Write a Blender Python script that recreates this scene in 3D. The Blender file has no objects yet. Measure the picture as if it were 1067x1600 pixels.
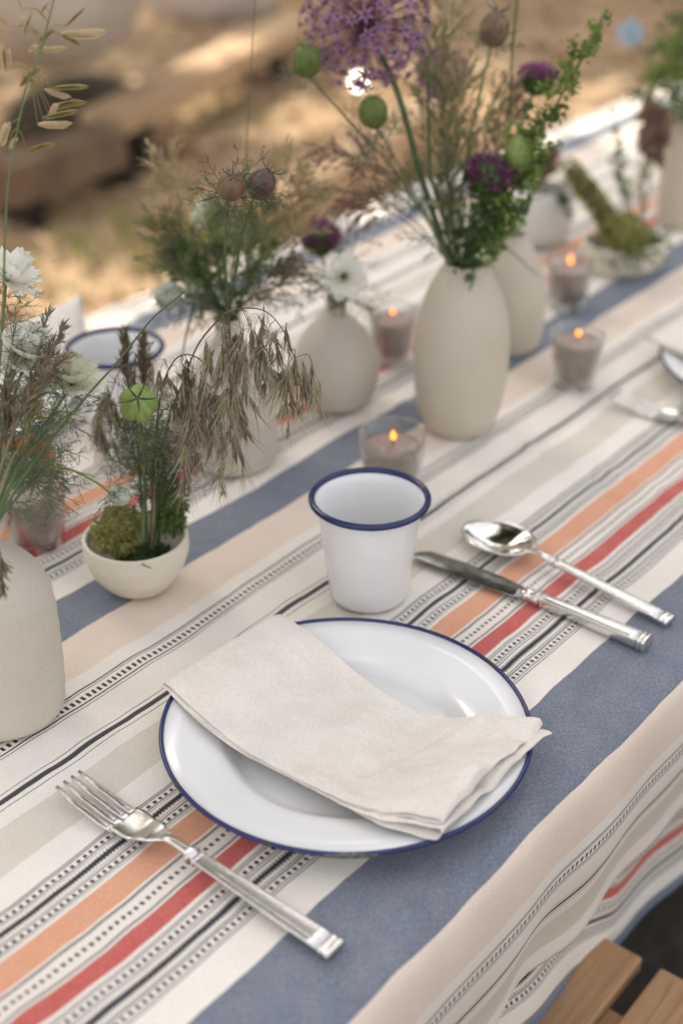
import bpy, bmesh, math, random
from math import sin, cos, pi, radians as rad
from mathutils import Vector, Matrix, noise as mnoise

S = bpy.context.scene
COL = S.collection

# ------------------------------------------------------------------ camera, sky, sun, exposure
cam_d = bpy.data.cameras.new('camera'); cam = bpy.data.objects.new('camera', cam_d); COL.objects.link(cam)
cam.location = (0, 0, 1.37)
cam.rotation_euler = (rad(59.805), 0, rad(-51.491))
cam_d.sensor_fit = 'VERTICAL'; cam_d.sensor_height = 36; cam_d.lens = 50.02
cam_d.clip_start = .02; cam_d.clip_end = 500
cam_d.dof.use_dof = True; cam_d.dof.focus_distance = .97; cam_d.dof.aperture_fstop = 3.2
S.camera = cam

SUN_DIR = Vector((.22, .58, .78)).normalized()       # towards the sun
world = bpy.data.worlds.new('World'); S.world = world; world.use_nodes = True
wn = world.node_tree.nodes; wl = world.node_tree.links
bg = wn['Background']; sky = wn.new('ShaderNodeTexSky'); sky.sky_type = 'NISHITA'; sky.sun_disc = False
sky.sun_elevation = math.asin(SUN_DIR.z); sky.sun_rotation = math.atan2(SUN_DIR.x, SUN_DIR.y)
sky.air_density = 1.0; sky.dust_density = 3.0; sky.ozone_density = 1.0
hs = wn.new('ShaderNodeHueSaturation'); hs.inputs['Saturation'].default_value = .35
wl.new(sky.outputs[0], hs.inputs['Color']); wl.new(hs.outputs[0], bg.inputs['Color'])
bg.inputs['Strength'].default_value = .15
sun_d = bpy.data.lights.new('sun', 'SUN'); sun_d.energy = 2.0; sun_d.angle = rad(.6); sun_d.color = (1, .93, .82)
sun = bpy.data.objects.new('sun', sun_d); COL.objects.link(sun)
sun.rotation_euler = SUN_DIR.to_track_quat('Z', 'Y').to_euler()
S.view_settings.view_transform = 'Standard'; S.view_settings.look = 'None'
S.view_settings.exposure = 1.64; S.view_settings.gamma = 1
S.view_settings.use_white_balance = True; S.view_settings.white_balance_temperature = 7200; S.view_settings.white_balance_tint = 12   # balanced for open shade
S.cycles.max_bounces = 12; S.cycles.transmission_bounces = 12; S.cycles.transparent_max_bounces = 12
S.cycles.use_denoising = True
S.cycles.sample_clamp_indirect = 6

ZT = .75                                              # top of the cloth
R = random.Random(7)

# ------------------------------------------------------------------ helpers
class MB:
    def __init__(s): s.v = []; s.f = []; s.uv = None
    def add(s, vs, fs):
        o = len(s.v); s.v += [tuple(p) for p in vs]; s.f += [tuple(i + o for i in f) for f in fs]
    def box(s, c, size, M=None):
        x, y, z = [k / 2 for k in size]; c = Vector(c)
        vs = [Vector(p) for p in ((-x,-y,-z),(x,-y,-z),(x,y,-z),(-x,y,-z),(-x,-y,z),(x,-y,z),(x,y,z),(-x,y,z))]
        vs = [(M @ p if M else p) + c for p in vs]
        s.add(vs, [(0,3,2,1),(4,5,6,7),(0,1,5,4),(1,2,6,5),(2,3,7,6),(3,0,4,7)])
    def lathe(s, prof, seg=64, c=(0, 0, 0)):
        c = Vector(c); rings = []
        vs, fs = [], []
        for r, z in prof:
            if r < 1e-6: rings.append([len(vs)]); vs.append(c + Vector((0, 0, z)))
            else:
                rings.append(list(range(len(vs), len(vs) + seg)))
                vs += [c + Vector((r * cos(2*pi*k/seg), r * sin(2*pi*k/seg), z)) for k in range(seg)]
        for a, b in zip(rings, rings[1:]):
            for k in range(seg):
                k2 = (k + 1) % seg
                if len(a) == 1 and len(b) == 1: continue
                if len(a) == 1: fs.append((a[0], b[k2], b[k]))
                elif len(b) == 1: fs.append((a[k], a[k2], b[0]))
                else: fs.append((a[k], a[k2], b[k2], b[k]))
        s.add(vs, fs)
    def tube(s, pts, r0, r1=None, sides=5, cap=True, rfun=None):
        pts = [Vector(p) for p in pts]; n = len(pts)
        if n < 2: return
        if r1 is None: r1 = r0
        t = (pts[1] - pts[0]).normalized()
        a = t.orthogonal().normalized(); vs, fs = [], []
        for i in range(n):
            t = (pts[min(i+1, n-1)] - pts[max(i-1, 0)])
            if t.length < 1e-9: t = Vector((0, 0, 1))
            t.normalize(); a = (a - t * a.dot(t))
            a = a.normalized() if a.length > 1e-6 else t.orthogonal().normalized()
            b = t.cross(a); f = i / (n - 1); r = rfun(f) if rfun else r0 + (r1 - r0) * f
            for k in range(sides):
                q = 2*pi*k/sides; vs.append(pts[i] + a * (r*cos(q)) + b * (r*sin(q)))
        for i in range(n - 1):
            for k in range(sides):
                k2 = (k + 1) % sides
                fs.append((i*sides+k, i*sides+k2, (i+1)*sides+k2, (i+1)*sides+k))
        if cap and sides > 2:
            fs.append(tuple(range(sides))[::-1]); fs.append(tuple((n-1)*sides+k for k in range(sides)))
        s.add(vs, fs)
    def ell(s, c, rx, ry, rz, M=None, nu=10, nv=7, fn=None):
        vs, fs = [], []; c = Vector(c)
        for j in range(nv + 1):
            th = pi * j / nv
            for i in range(nu):
                ph = 2*pi*i/nu
                p = Vector((sin(th)*cos(ph), sin(th)*sin(ph), cos(th)))
                k = fn(ph, th) if fn else 1
                p = Vector((p.x*rx*k, p.y*ry*k, p.z*rz))
                vs.append((M @ p if M else p) + c)
        for j in range(nv):
            for i in range(nu):
                i2 = (i + 1) % nu
                fs.append((j*nu+i, (j+1)*nu+i, (j+1)*nu+i2, j*nu+i2))
        s.add(vs, fs)
    def leaf(s, base, d, up, L, W, bend=.15, fold=.1, n=3):
        d = Vector(d).normalized(); sd = d.cross(Vector(up))
        sd = sd.normalized() if sd.length > 1e-5 else d.orthogonal().normalized()
        nn = sd.cross(d); base = Vector(base); vs, fs = [], []
        for i in range(n + 1):
            f = i / n; w = W/2 * (sin(pi * min(1, .12 + f*.88)) ** .8) if i < n else 0
            c = base + d*(L*f) - nn*(bend*L*f*f)
            vs += [c - sd*w + nn*(fold*w*2), c, c + sd*w + nn*(fold*w*2)]
        for i in range(n):
            a = 3*i
            fs += [(a, a+1, a+4, a+3), (a+1, a+2, a+5, a+4)]
        s.add(vs, fs)
    def mesh(s, name, m, smooth=True, off=None, weld=False):
        me = bpy.data.meshes.new(name)
        o = Vector(off) if off is not None else None
        me.from_pydata([(Vector(p) - o) for p in s.v] if o is not None else s.v, [], s.f)
        if weld:
            bm = bmesh.new(); bm.from_mesh(me); bmesh.ops.remove_doubles(bm, verts=bm.verts, dist=1e-5)
            bmesh.ops.recalc_face_normals(bm, faces=bm.faces); bm.to_mesh(me); bm.free()
        me.materials.append(m)
        if smooth: me.polygons.foreach_set('use_smooth', [True] * len(me.polygons))
        me.update(); return me

def link(name, me, parent=None):
    o = bpy.data.objects.new(name, me); COL.objects.link(o)
    if parent: o.parent = parent
    return o
class Thing:
    def __init__(s, name, label, cat, loc=(0, 0, 0), group=None):
        s.loc = Vector(loc); o = bpy.data.objects.new(name, None); COL.objects.link(o); s.o = o
        o.empty_display_size = .02; o.location = s.loc; o['label'] = label; o['category'] = cat
        if group: o['group'] = group
    def part(s, name, mb, m, parent=None, smooth=True, weld=False):
        return link(name, mb.mesh(name, m, smooth, s.loc, weld), parent or s.o)
    def inst(s, name, me, M, parent=None):
        o = link(name, me, parent or s.o); o.matrix_local = Matrix.Translation(-s.loc) @ M; return o
def copy_tree(o, loc=None, label=None, parent=None):
    c = o.copy(); COL.objects.link(c)
    if parent: c.parent = parent
    if loc is not None: c.location = loc
    if label: c['label'] = label
    for ch in list(o.children): copy_tree(ch, parent=c)
    return c
def bevel(o, w, seg=2, ang=40):
    m = o.modifiers.new('bevel', 'BEVEL'); m.width = w; m.segments = seg; m.limit_method = 'ANGLE'; m.angle_limit = rad(ang)
def solid(o, t, off=0):
    m = o.modifiers.new('solid', 'SOLIDIFY'); m.thickness = t; m.offset = off
def subs(o, n=1):
    m = o.modifiers.new('subd', 'SUBSURF'); m.levels = n; m.render_levels = n
def curve(pts, n=8):
    p = [Vector(q) for q in pts]
    if len(p) == 2: return [p[0].lerp(p[1], i/n) for i in range(n+1)]
    p = [p[0]*2 - p[1]] + p + [p[-1]*2 - p[-2]]; out = []
    for i in range(1, len(p) - 2):
        a, b, c, d = p[i-1:i+3]
        for k in range(n):
            t = k / n
            out.append(.5*((2*b) + (c-a)*t + (2*a-5*b+4*c-d)*t*t + (-a+3*b-3*c+d)*t**3))
    out.append(p[-2]); return out
def frame(z, c=(0, 0, 0), spin=0, s=1):
    q = Vector(z).normalized().to_track_quat('Z', 'Y').to_matrix().to_4x4()
    return Matrix.Translation(Vector(c)) @ q @ Matrix.Rotation(spin, 4, 'Z') @ Matrix.Diagonal((s, s, s, 1))
def rv(k=1.0, r=R): return Vector((r.uniform(-1, 1), r.uniform(-1, 1), r.uniform(-1, 1))) * k
def unit(r=R):
    while 1:
        v = rv(1, r)
        if .05 < v.length < 1: return v.normalized()

# ------------------------------------------------------------------ materials
def ramp(nt, stops, interp='LINEAR'):
    r = nt.nodes.new('ShaderNodeValToRGB'); cr = r.color_ramp; cr.interpolation = interp
    while len(cr.elements) > 1: cr.elements.remove(cr.elements[0])
    cr.elements[0].position = stops[0][0]; cr.elements[0].color = (*stops[0][1], 1)
    for p, c in stops[1:]:
        e = cr.elements.new(p); e.color = (*c, 1)
    return r
def mat(name, col, rough=.6, var=None, scale=60, detail=4, bump=0, bscale=None, metal=0, sheen=0, trans=0, coords='Object', dist=.001, spec=None, aniso=None):
    m = bpy.data.materials.new(name); m.use_nodes = True; nt = m.node_tree
    b = nt.nodes['Principled BSDF']; b.inputs['Roughness'].default_value = rough; b.inputs['Metallic'].default_value = metal
    b.inputs['Base Color'].default_value = (*col, 1)
    if spec is not None: b.inputs['Specular IOR Level'].default_value = spec
    if sheen: b.inputs['Sheen Weight'].default_value = sheen; b.inputs['Sheen Roughness'].default_value = .5
    if trans: b.inputs['Subsurface Weight'].default_value = trans; b.inputs['Subsurface Radius'].default_value = (.01, .01, .006); b.inputs['Subsurface Scale'].default_value = .3
    tc = nt.nodes.new('ShaderNodeTexCoord'); src = tc.outputs[coords]
    if var is not None:
        n = nt.nodes.new('ShaderNodeTexNoise'); n.inputs['Scale'].default_value = scale; n.inputs['Detail'].default_value = detail
        nt.links.new(src, n.inputs['Vector'])
        r = ramp(nt, [(.3, col), (.7, var)]); nt.links.new(n.outputs['Fac'], r.inputs[0]); nt.links.new(r.outputs[0], b.inputs['Base Color'])
    if bump:
        n2 = nt.nodes.new('ShaderNodeTexNoise'); n2.inputs['Scale'].default_value = bscale or scale; n2.inputs['Detail'].default_value = 5
        nt.links.new(src, n2.inputs['Vector'])
        bp = nt.nodes.new('ShaderNodeBump'); bp.inputs['Strength'].default_value = bump; bp.inputs['Distance'].default_value = dist
        nt.links.new(n2.outputs['Fac'], bp.inputs['Height']); nt.links.new(bp.outputs[0], b.inputs['Normal'])
    return m
def leafmat(name, c1, c2, scale=90, tr=.35, rough=.55):
    m = mat(name, c1, rough, var=c2, scale=scale); nt = m.node_tree; b = nt.nodes['Principled BSDF']
    t = nt.nodes.new('ShaderNodeBsdfTranslucent'); mx = nt.nodes.new('ShaderNodeMixShader'); mx.inputs[0].default_value = tr
    nt.links.new(b.inputs['Base Color'].links[0].from_socket, t.inputs['Color'])
    out = nt.nodes['Material Output']
    nt.links.new(b.outputs[0], mx.inputs[1]); nt.links.new(t.outputs[0], mx.inputs[2]); nt.links.new(mx.outputs[0], out.inputs['Surface'])
    return m
def ceramic(name, c, c2, speck=.25):
    m = mat(name, c, .62, var=c2, scale=14, bump=.25, bscale=260, dist=.0006, spec=.35); nt = m.node_tree; b = nt.nodes['Principled BSDF']
    tc = nt.nodes.new('ShaderNodeTexCoord'); v = nt.nodes.new('ShaderNodeTexNoise'); v.inputs['Scale'].default_value = 700; v.inputs['Detail'].default_value = 1
    nt.links.new(tc.outputs['Object'], v.inputs['Vector'])
    r = ramp(nt, [(.0, (1, 1, 1)), (.66, (1, 1, 1)), (.74, (1-speck, 1-speck*1.1, 1-speck*1.25))]); nt.links.new(v.outputs['Fac'], r.inputs[0])
    mx = nt.nodes.new('ShaderNodeMix'); mx.data_type = 'RGBA'; mx.blend_type = 'MULTIPLY'; mx.inputs[0].default_value = 1
    nt.links.new(b.inputs['Base Color'].links[0].from_socket, mx.inputs[6]); nt.links.new(r.outputs[0], mx.inputs[7]); nt.links.new(mx.outputs[2], b.inputs['Base Color'])
    return m
def glass(name, tint=(.93, .94, .935)):
    """thin blown glass: clear film with a fresnel gloss"""
    m = bpy.data.materials.new(name); m.use_nodes = True; nt = m.node_tree
    t = nt.nodes.new('ShaderNodeBsdfTransparent'); t.inputs[0].default_value = (*tint, 1)
    g = nt.nodes.new('ShaderNodeBsdfGlossy'); g.inputs['Roughness'].default_value = .03; g.inputs['Color'].default_value = (.95, .95, .95, 1)
    f = nt.nodes.new('ShaderNodeLayerWeight'); f.inputs[0].default_value = .5
    pw = nt.nodes.new('ShaderNodeMath'); pw.operation = 'POWER'; pw.inputs[1].default_value = 2.4; nt.links.new(f.outputs['Facing'], pw.inputs[0])
    ma = nt.nodes.new('ShaderNodeMath'); ma.operation = 'MULTIPLY_ADD'; ma.inputs[1].default_value = .85; ma.inputs[2].default_value = .045; nt.links.new(pw.outputs[0], ma.inputs[0])
    mx = nt.nodes.new('ShaderNodeMixShader'); nt.links.new(ma.outputs[0], mx.inputs[0]); nt.links.new(t.outputs[0], mx.inputs[1]); nt.links.new(g.outputs[0], mx.inputs[2])
    nt.links.new(mx.outputs[0], nt.nodes['Material Output'].inputs['Surface']); return m
def emit(name, col, st):
    m = bpy.data.materials.new(name); m.use_nodes = True; nt = m.node_tree
    e = nt.nodes.new('ShaderNodeEmission'); e.inputs[0].default_value = (*col, 1); e.inputs[1].default_value = st
    nt.links.new(e.outputs[0], nt.nodes['Material Output'].inputs['Surface']); return m

M_stone = ceramic('cream_stoneware', (.52, .455, .365), (.57, .51, .42))
M_stone_g = ceramic('grey_cream_stoneware', (.52, .47, .395), (.57, .52, .445))
M_jar = ceramic('pale_grey_jar', (.60, .58, .54), (.66, .64, .60), .1)
M_bowl = ceramic('ivory_stoneware', (.66, .60, .49), (.71, .65, .54), .15)
M_enamel = mat('white_enamel', (.745, .75, .745), .14, var=(.775, .775, .77), scale=30, bump=.05, bscale=40, dist=.002)
M_navy = mat('navy_enamel', (.008, .013, .07), .25, var=(.014, .022, .10), scale=120, bump=.05, bscale=80)
def chipped():
    m = mat('chipped_navy_rim', (.008, .013, .085), .25, var=(.014, .022, .12), scale=120); nt = m.node_tree; b = nt.nodes['Principled BSDF']
    tc = nt.nodes.new('ShaderNodeTexCoord'); n = nt.nodes.new('ShaderNodeTexNoise'); n.inputs['Scale'].default_value = 55; n.inputs['Detail'].default_value = 3
    nt.links.new(tc.outputs['Object'], n.inputs['Vector'])
    g = ramp(nt, [(.62, (0, 0, 0)), (.65, (1, 1, 1))]); nt.links.new(n.outputs['Fac'], g.inputs[0])
    mx = nt.nodes.new('ShaderNodeMix'); mx.data_type = 'RGBA'; mx.inputs[7].default_value = (.03, .03, .03, 1)
    nt.links.new(g.outputs[0], mx.inputs[0]); nt.links.new(b.inputs['Base Color'].links[0].from_socket, mx.inputs[6]); nt.links.new(mx.outputs[2], b.inputs['Base Color'])
    return m
M_rim = chipped()
M_chipdark = mat('chipped_enamel', (.03, .03, .032), .6, var=(.16, .16, .165), scale=420)
M_silver = mat('worn_silver', (.80, .785, .76), .27, var=(.70, .685, .66), scale=300, metal=1, bump=.12, bscale=420, dist=.0005)
M_blade = mat('polished_blade', (.36, .365, .36), .16, var=(.2, .205, .2), scale=130, metal=1, bump=.05, bscale=250, dist=.0005)  # metal darkened to stand for a reflection of dark trees
M_wax = mat('taupe_wax', (.29, .215, .18), .5, var=(.35, .265, .225), scale=25, trans=.25)
M_wick = mat('black_wick', (.02, .018, .015), .9)
M_flame = emit('candle_flame', (1, .25, .035), 1.5)
M_glass = glass('clear_glass'); M_redglass = ceramic('terracotta_glaze', (.36, .10, .055), (.42, .14, .08))
M_stem = leafmat('green_stem', (.10, .16, .055), (.15, .20, .08), tr=.1)
M_stemd = leafmat('dark_green_stem', (.05, .10, .035), (.085, .13, .05), tr=.1)
M_stemy = leafmat('yellow_green_stem', (.26, .33, .09), (.32, .36, .13), tr=.1)
M_brown = leafmat('brown_stem', (.10, .075, .05), (.15, .12, .08), tr=.1)
M_thread = leafmat('thread_leaf', (.12, .17, .075), (.20, .235, .12), tr=.25)
M_threadd = leafmat('dark_thread_leaf', (.05, .08, .04), (.09, .12, .06), tr=.2)
M_pod = leafmat('green_pod', (.19, .28, .065), (.30, .38, .11), scale=200, tr=.15)
M_podd = leafmat('deep_green_pod', (.075, .125, .022), (.15, .19, .045), scale=200, tr=.15)
M_burg = leafmat('burgundy_pod', (.13, .035, .045), (.24, .20, .09), scale=140, tr=.1)
M_burgl = leafmat('russet_pod', (.20, .075, .065), (.20, .15, .08), scale=120, tr=.1)
M_petal = leafmat('white_petal', (.88, .87, .80), (.92, .91, .86), scale=200, tr=.4, rough=.7)
M_petalg = leafmat('green_white_petal', (.70, .72, .55), (.78, .78, .66), scale=200, tr=.4, rough=.7)
M_centre = leafmat('lime_carpel', (.34, .42, .08), (.42, .47, .14), scale=300, tr=.2)
M_purple = leafmat('purple_floret', (.26, .11, .23), (.42, .24, .39), scale=300, tr=.3)
M_mauve = leafmat('mauve_floret', (.27, .08, .19), (.46, .20, .34), scale=400, tr=.3)
M_wine = leafmat('wine_floret', (.15, .05, .09), (.28, .12, .19), scale=400, tr=.3)
M_oat = leafmat('pale_oat', (.68, .53, .35), (.52, .41, .22), scale=160, tr=.3)
M_oatg = leafmat('olive_oat', (.34, .30, .11), (.42, .34, .15), scale=160, tr=.3)
M_brome = leafmat('brown_brome', (.13, .095, .06), (.28, .225, .14), scale=140, tr=.25)
M_bromeg = leafmat('green_brome', (.19, .18, .085), (.33, .30, .17), scale=140, tr=.25)
M_plume = leafmat('straw_plume', (.34, .27, .14), (.50, .41, .24), scale=90, tr=.3)
M_plumeg = leafmat('green_plume', (.17, .19, .075), (.30, .29, .14), scale=90, tr=.3)
M_red = leafmat('reddish_grass', (.20, .11, .075), (.32, .19, .14), scale=90, tr=.2)
M_leaf = leafmat('fresh_leaf', (.15, .235, .04), (.25, .33, .08), scale=120, tr=.35)
M_leafd = leafmat('dark_leaf', (.05, .11, .03), (.09, .16, .045), scale=120, tr=.3)
M_moss = leafmat('yellow_moss', (.24, .24, .06), (.36, .34, .12), scale=160, tr=.25)
M_mossg = leafmat('green_moss', (.08, .145, .03), (.15, .22, .05), scale=160, tr=.25)
M_blue = leafmat('pale_blue_petal', (.30, .42, .55), (.42, .52, .62), scale=160, tr=.3)
M_linen = mat('oat_linen', (.70, .64, .58), .9, var=(.78, .725, .665), scale=35, detail=5, bump=.5, bscale=1100, dist=.0005, sheen=.15)
M_tan = mat('tan_timber', (.46, .30, .17), .75, var=(.58, .40, .25), scale=9, bump=.3, bscale=50, dist=.004)
M_shadewood = mat('shaded_timber', (.12, .075, .045), .8, var=(.22, .145, .09), scale=7, bump=.4, bscale=40, dist=.005)  # timber colour darkened to stand for tree shade on the short bench
M_blackmetal = mat('black_metal', (.015, .015, .017), .5)
M_under = mat('table_board', (.30, .21, .13), .7, var=(.38, .27, .17), scale=12)
M_bark = mat('bark', (.10, .075, .055), .95, var=(.18, .14, .10), scale=14, bump=.8, bscale=30, dist=.03)
M_shadowrock = mat('shadow_rock', (.05, .042, .03), .95, var=(.09, .075, .05), scale=6, bump=.7, bscale=22, dist=.03)
M_rock = mat('grey_boulder', (.44, .40, .35), .95, var=(.55, .51, .46), scale=5, bump=.7, bscale=22, dist=.03)
M_rockp = mat('pale_boulder', (.56, .48, .42), .95, var=(.66, .58, .52), scale=6, bump=.6, bscale=22, dist=.02)
M_crown = leafmat('tree_leaf', (.05, .095, .025), (.09, .14, .04), scale=3, tr=.4)
def linen_slubs(m):
    nt = m.node_tree; N = nt.nodes; b = N['Principled BSDF']; tc = N.new('ShaderNodeTexCoord'); src = b.inputs['Base Color'].links[0].from_socket; h = []
    for k, sc in enumerate(((2000, 380, 900), (380, 2000, 900))):
        mp = N.new('ShaderNodeMapping'); mp.inputs['Scale'].default_value = sc; n = N.new('ShaderNodeTexNoise'); n.inputs['Scale'].default_value = 1; n.inputs['Detail'].default_value = 2
        mp.inputs['Rotation'].default_value = (0, 0, rad(3)); nt.links.new(tc.outputs['Object'], mp.inputs[0]); nt.links.new(mp.outputs[0], n.inputs['Vector']); h.append(n.outputs['Fac'])
    ad = N.new('ShaderNodeMath'); ad.operation = 'ADD'; nt.links.new(h[0], ad.inputs[0]); nt.links.new(h[1], ad.inputs[1])
    r = ramp(nt, [(.38, (.86, .855, .84)), (.5, (1, 1, 1)), (.62, (1.05, 1.05, 1.045))]); hv = N.new('ShaderNodeMath'); hv.operation = 'MULTIPLY'; hv.inputs[1].default_value = .5; nt.links.new(ad.outputs[0], hv.inputs[0]); nt.links.new(hv.outputs[0], r.inputs[0])
    mx = N.new('ShaderNodeMix'); mx.data_type = 'RGBA'; mx.blend_type = 'MULTIPLY'; mx.inputs[0].default_value = 1; nt.links.new(src, mx.inputs[6]); nt.links.new(r.outputs[0], mx.inputs[7]); nt.links.new(mx.outputs[2], b.inputs['Base Color'])
    bp = N.new('ShaderNodeBump'); bp.inputs['Strength'].default_value = .7; bp.inputs['Distance'].default_value = .0006; nt.links.new(hv.outputs[0], bp.inputs['Height']); nt.links.new(bp.outputs[0], b.inputs['Normal'])
linen_slubs(M_linen)
def wood(name, c1, c2):
    m = mat(name, c1, .62, bump=0); nt = m.node_tree; b = nt.nodes['Principled BSDF']
    tc = nt.nodes.new('ShaderNodeTexCoord'); mp = nt.nodes.new('ShaderNodeMapping'); mp.inputs['Scale'].default_value = (6, 130, 130)
    n = nt.nodes.new('ShaderNodeTexNoise'); n.inputs['Scale'].default_value = 1.2; n.inputs['Detail'].default_value = 7; n.inputs['Distortion'].default_value = .6
    nt.links.new(tc.outputs['Object'], mp.inputs[0]); nt.links.new(mp.outputs[0], n.inputs['Vector'])
    r = ramp(nt, [(.25, c1), (.55, c2), (.8, tuple(k*.8 for k in c1))]); nt.links.new(n.outputs['Fac'], r.inputs[0]); nt.links.new(r.outputs[0], b.inputs['Base Color'])
    bp = nt.nodes.new('ShaderNodeBump'); bp.inputs['Strength'].default_value = .25; bp.inputs['Distance'].default_value = .001
    nt.links.new(n.outputs['Fac'], bp.inputs['Height']); nt.links.new(bp.outputs[0], b.inputs['Normal'])
    return m
M_slat = wood('oiled_slat', (.30, .165, .08), (.44, .265, .14))

# cloth: stripes by arc length across the weave (v) and along the table (u), both metres in the UV map
CREAM = (.81, .76, .695); BEIGE = (.76, .645, .545); TAUPE = (.655, .61, .53); BLUE = (.125, .148, .200); REDC = (.53, .075, .068); ORANGE = (.70, .33, .195); INK = (.035, .036, .042); PALE = (.80, .755, .695)
def cloth_material():
    m = bpy.data.materials.new('striped_cloth'); m.use_nodes = True; nt = m.node_tree; N = nt.nodes; Lk = nt.links.new
    b = N['Principled BSDF']; b.inputs['Roughness'].default_value = .88; b.inputs['Specular IOR Level'].default_value = .2
    b.inputs['Sheen Weight'].default_value = .12
    uv = N.new('ShaderNodeUVMap'); uv.uv_map = 'weave'
    sp = N.new('ShaderNodeSeparateXYZ'); Lk(uv.outputs[0], sp.inputs[0])
    def mth(op, a, b_=None, c=None):
        n = N.new('ShaderNodeMath'); n.operation = op
        for i, k in enumerate((a, b_, c)):
            if k is None: continue
            if isinstance(k, (int, float)): n.inputs[i].default_value = k
            else: Lk(k, n.inputs[i])
        return n.outputs[0]
    def nz(scale, detail=2, vec=None):
        n = N.new('ShaderNodeTexNoise'); n.inputs['Scale'].default_value = scale; n.inputs['Detail'].default_value = detail
        Lk(vec or uv.outputs[0], n.inputs['Vector']); return n.outputs['Fac']
    u = sp.outputs[0]; v = sp.outputs[1]
    v = mth('ADD', v, mth('MULTIPLY', mth('SUBTRACT', nz(9, 3), .5), .010))
    u = mth('ADD', u, mth('MULTIPLY', mth('SUBTRACT', nz(60, 1), .5), .003))
    m1 = mth('ADD', mth('MULTIPLY', mth('GREATER_THAN', v, .325), mth('LESS_THAN', v, .389)), mth('LESS_THAN', v, .006))
    w = mth('ADD', v, mth('MULTIPLY', mth('LESS_THAN', v, .325), .384))
    w = mth('SUBTRACT', w, mth('MULTIPLY', mth('GREATER_THAN', v, .753), .364))
    w = mth('SUBTRACT', w, mth('MULTIPLY', mth('GREATER_THAN', v, 1.117), .364))
    w = mth('ADD', mth('MULTIPLY', w, mth('SUBTRACT', 1, m1)), mth('MULTIPLY', m1, .731))
    dots = []; braid = []
    def d2(a, bb, seq):
        L = bb - a; lw = .00075
        for f in (.01, .075, .265, .33, .665, .73, .925, .985):
            seq.append((a + f*L - lw/2, a + f*L + lw/2, INK))
        seq.append((a + .45*L, a + .55*L, INK)); dots.append((a + .12*L, a + .215*L)); dots.append((a + .775*L, a + .87*L)); braid.append((a + .41*L, a + .59*L))
    A, B, D = [], [], []
    d2(.4125, .4460, A); A.append((.449, .4625, REDC))
    for f in (.0, .08, .92, 1.0): A.append((.4645 + f*.0165 - .0004, .4645 + f*.0165 + .0004, INK))
    dots.append((.4715, .4745))
    B.append((.4835, .5025, ORANGE)); d2(.5050, .5325, B); B.append((.553, .5853, TAUPE))
    for c in (.5978, .6101): D.append((c - .0004, c + .0004, INK))
    D.append((.6017, .6062, (.06, .062, .068)))
    for c in (.6375, .6402, .6507, .6530): D.append((c - .00045, c + .00045, INK))
    dots.append((.6433, .6478)); D.append((.6665, .709, BEIGE)); D.append((.709, .753, BLUE))
    cols = []
    for seq, lo, hi in ((A, .389, .4832), (B, .4832, .590), (D, .590, .754)):
        st = [(0, CREAM)]
        for a, bb, c in sorted(seq):
            pa, pb = (a - lo)/(hi - lo), (bb - lo)/(hi - lo)
            if st[-1][0] >= pa - 1e-5 and len(st) > 1: st[-1] = (pa, c)
            else: st.append((pa, c))
            if pb < .998: st.append((pb, PALE if lo < .58 else CREAM))
        t = mth('DIVIDE', mth('SUBTRACT', w, lo), hi - lo)
        assert len(st) <= 32, len(st)
        r = ramp(nt, st, 'CONSTANT'); Lk(t, r.inputs[0]); cols.append(r.outputs[0])
    def mix(f, a, bb, blend='MIX'):
        n = N.new('ShaderNodeMix'); n.data_type = 'RGBA'; n.blend_type = blend
        for i, k in ((0, f), (6, a), (7, bb)):
            if isinstance(k, (int, float)): n.inputs[i].default_value = k
            elif isinstance(k, tuple): n.inputs[i].default_value = (*k, 1)
            else: Lk(k, n.inputs[i])
        return n.outputs[2]
    c = mix(mth('GREATER_THAN', w, .4832), cols[0], cols[1]); c = mix(mth('GREATER_THAN', w, .590), c, cols[2])
    dm = None
    for a, bb in dots:
        k = mth('MULTIPLY', mth('GREATER_THAN', w, a), mth('LESS_THAN', w, bb)); dm = k if dm is None else mth('ADD', dm, k)
    sq = mth('LESS_THAN', mth('FRACT', mth('DIVIDE', u, .0051)), .5)
    c = mix(mth('MULTIPLY', dm, sq), c, INK)
    bm_ = None
    for a, bb in braid:
        k = mth('MULTIPLY', mth('GREATER_THAN', w, a), mth('LESS_THAN', w, bb)); bm_ = k if bm_ is None else mth('ADD', bm_, k)
    c = mix(mth('MULTIPLY', bm_, mth('LESS_THAN', mth('FRACT', mth('DIVIDE', u, .0026)), .5)), c, INK)
    isblue = mth('GREATER_THAN', w, .709)
    # heathered weave: cross threads lighter in the blue, faint in the cream
    mpx = N.new('ShaderNodeMapping'); mpx.inputs['Scale'].default_value = (900, 350, 1); Lk(uv.outputs[0], mpx.inputs[0])
    h1 = nz(1, 2, mpx.outputs[0])
    mpy = N.new('ShaderNodeMapping'); mpy.inputs['Scale'].default_value = (350, 1000, 1); Lk(uv.outputs[0], mpy.inputs[0])
    h2 = nz(1, 2, mpy.outputs[0])
    hm = mth('MULTIPLY', mth('ADD', h1, h2), .5)
    hr = ramp(nt, [(.38, (0, 0, 0)), (.62, (1, 1, 1))]); Lk(hm, hr.inputs[0])
    c = mix(mth('MULTIPLY', mth('MULTIPLY', hr.outputs[0], isblue), .5), c, (.30, .32, .37))
    g = ramp(nt, [(.3, (.90, .90, .90)), (.7, (1.06, 1.06, 1.06))]); Lk(hm, g.inputs[0])
    c = mix(1.0, c, g.outputs[0], 'MULTIPLY')
    lg = ramp(nt, [(.3, (.93, .92, .90)), (.7, (1.03, 1.03, 1.03))]); Lk(nz(14, 3), lg.inputs[0]); c = mix(1.0, c, lg.outputs[0], 'MULTIPLY')
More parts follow.
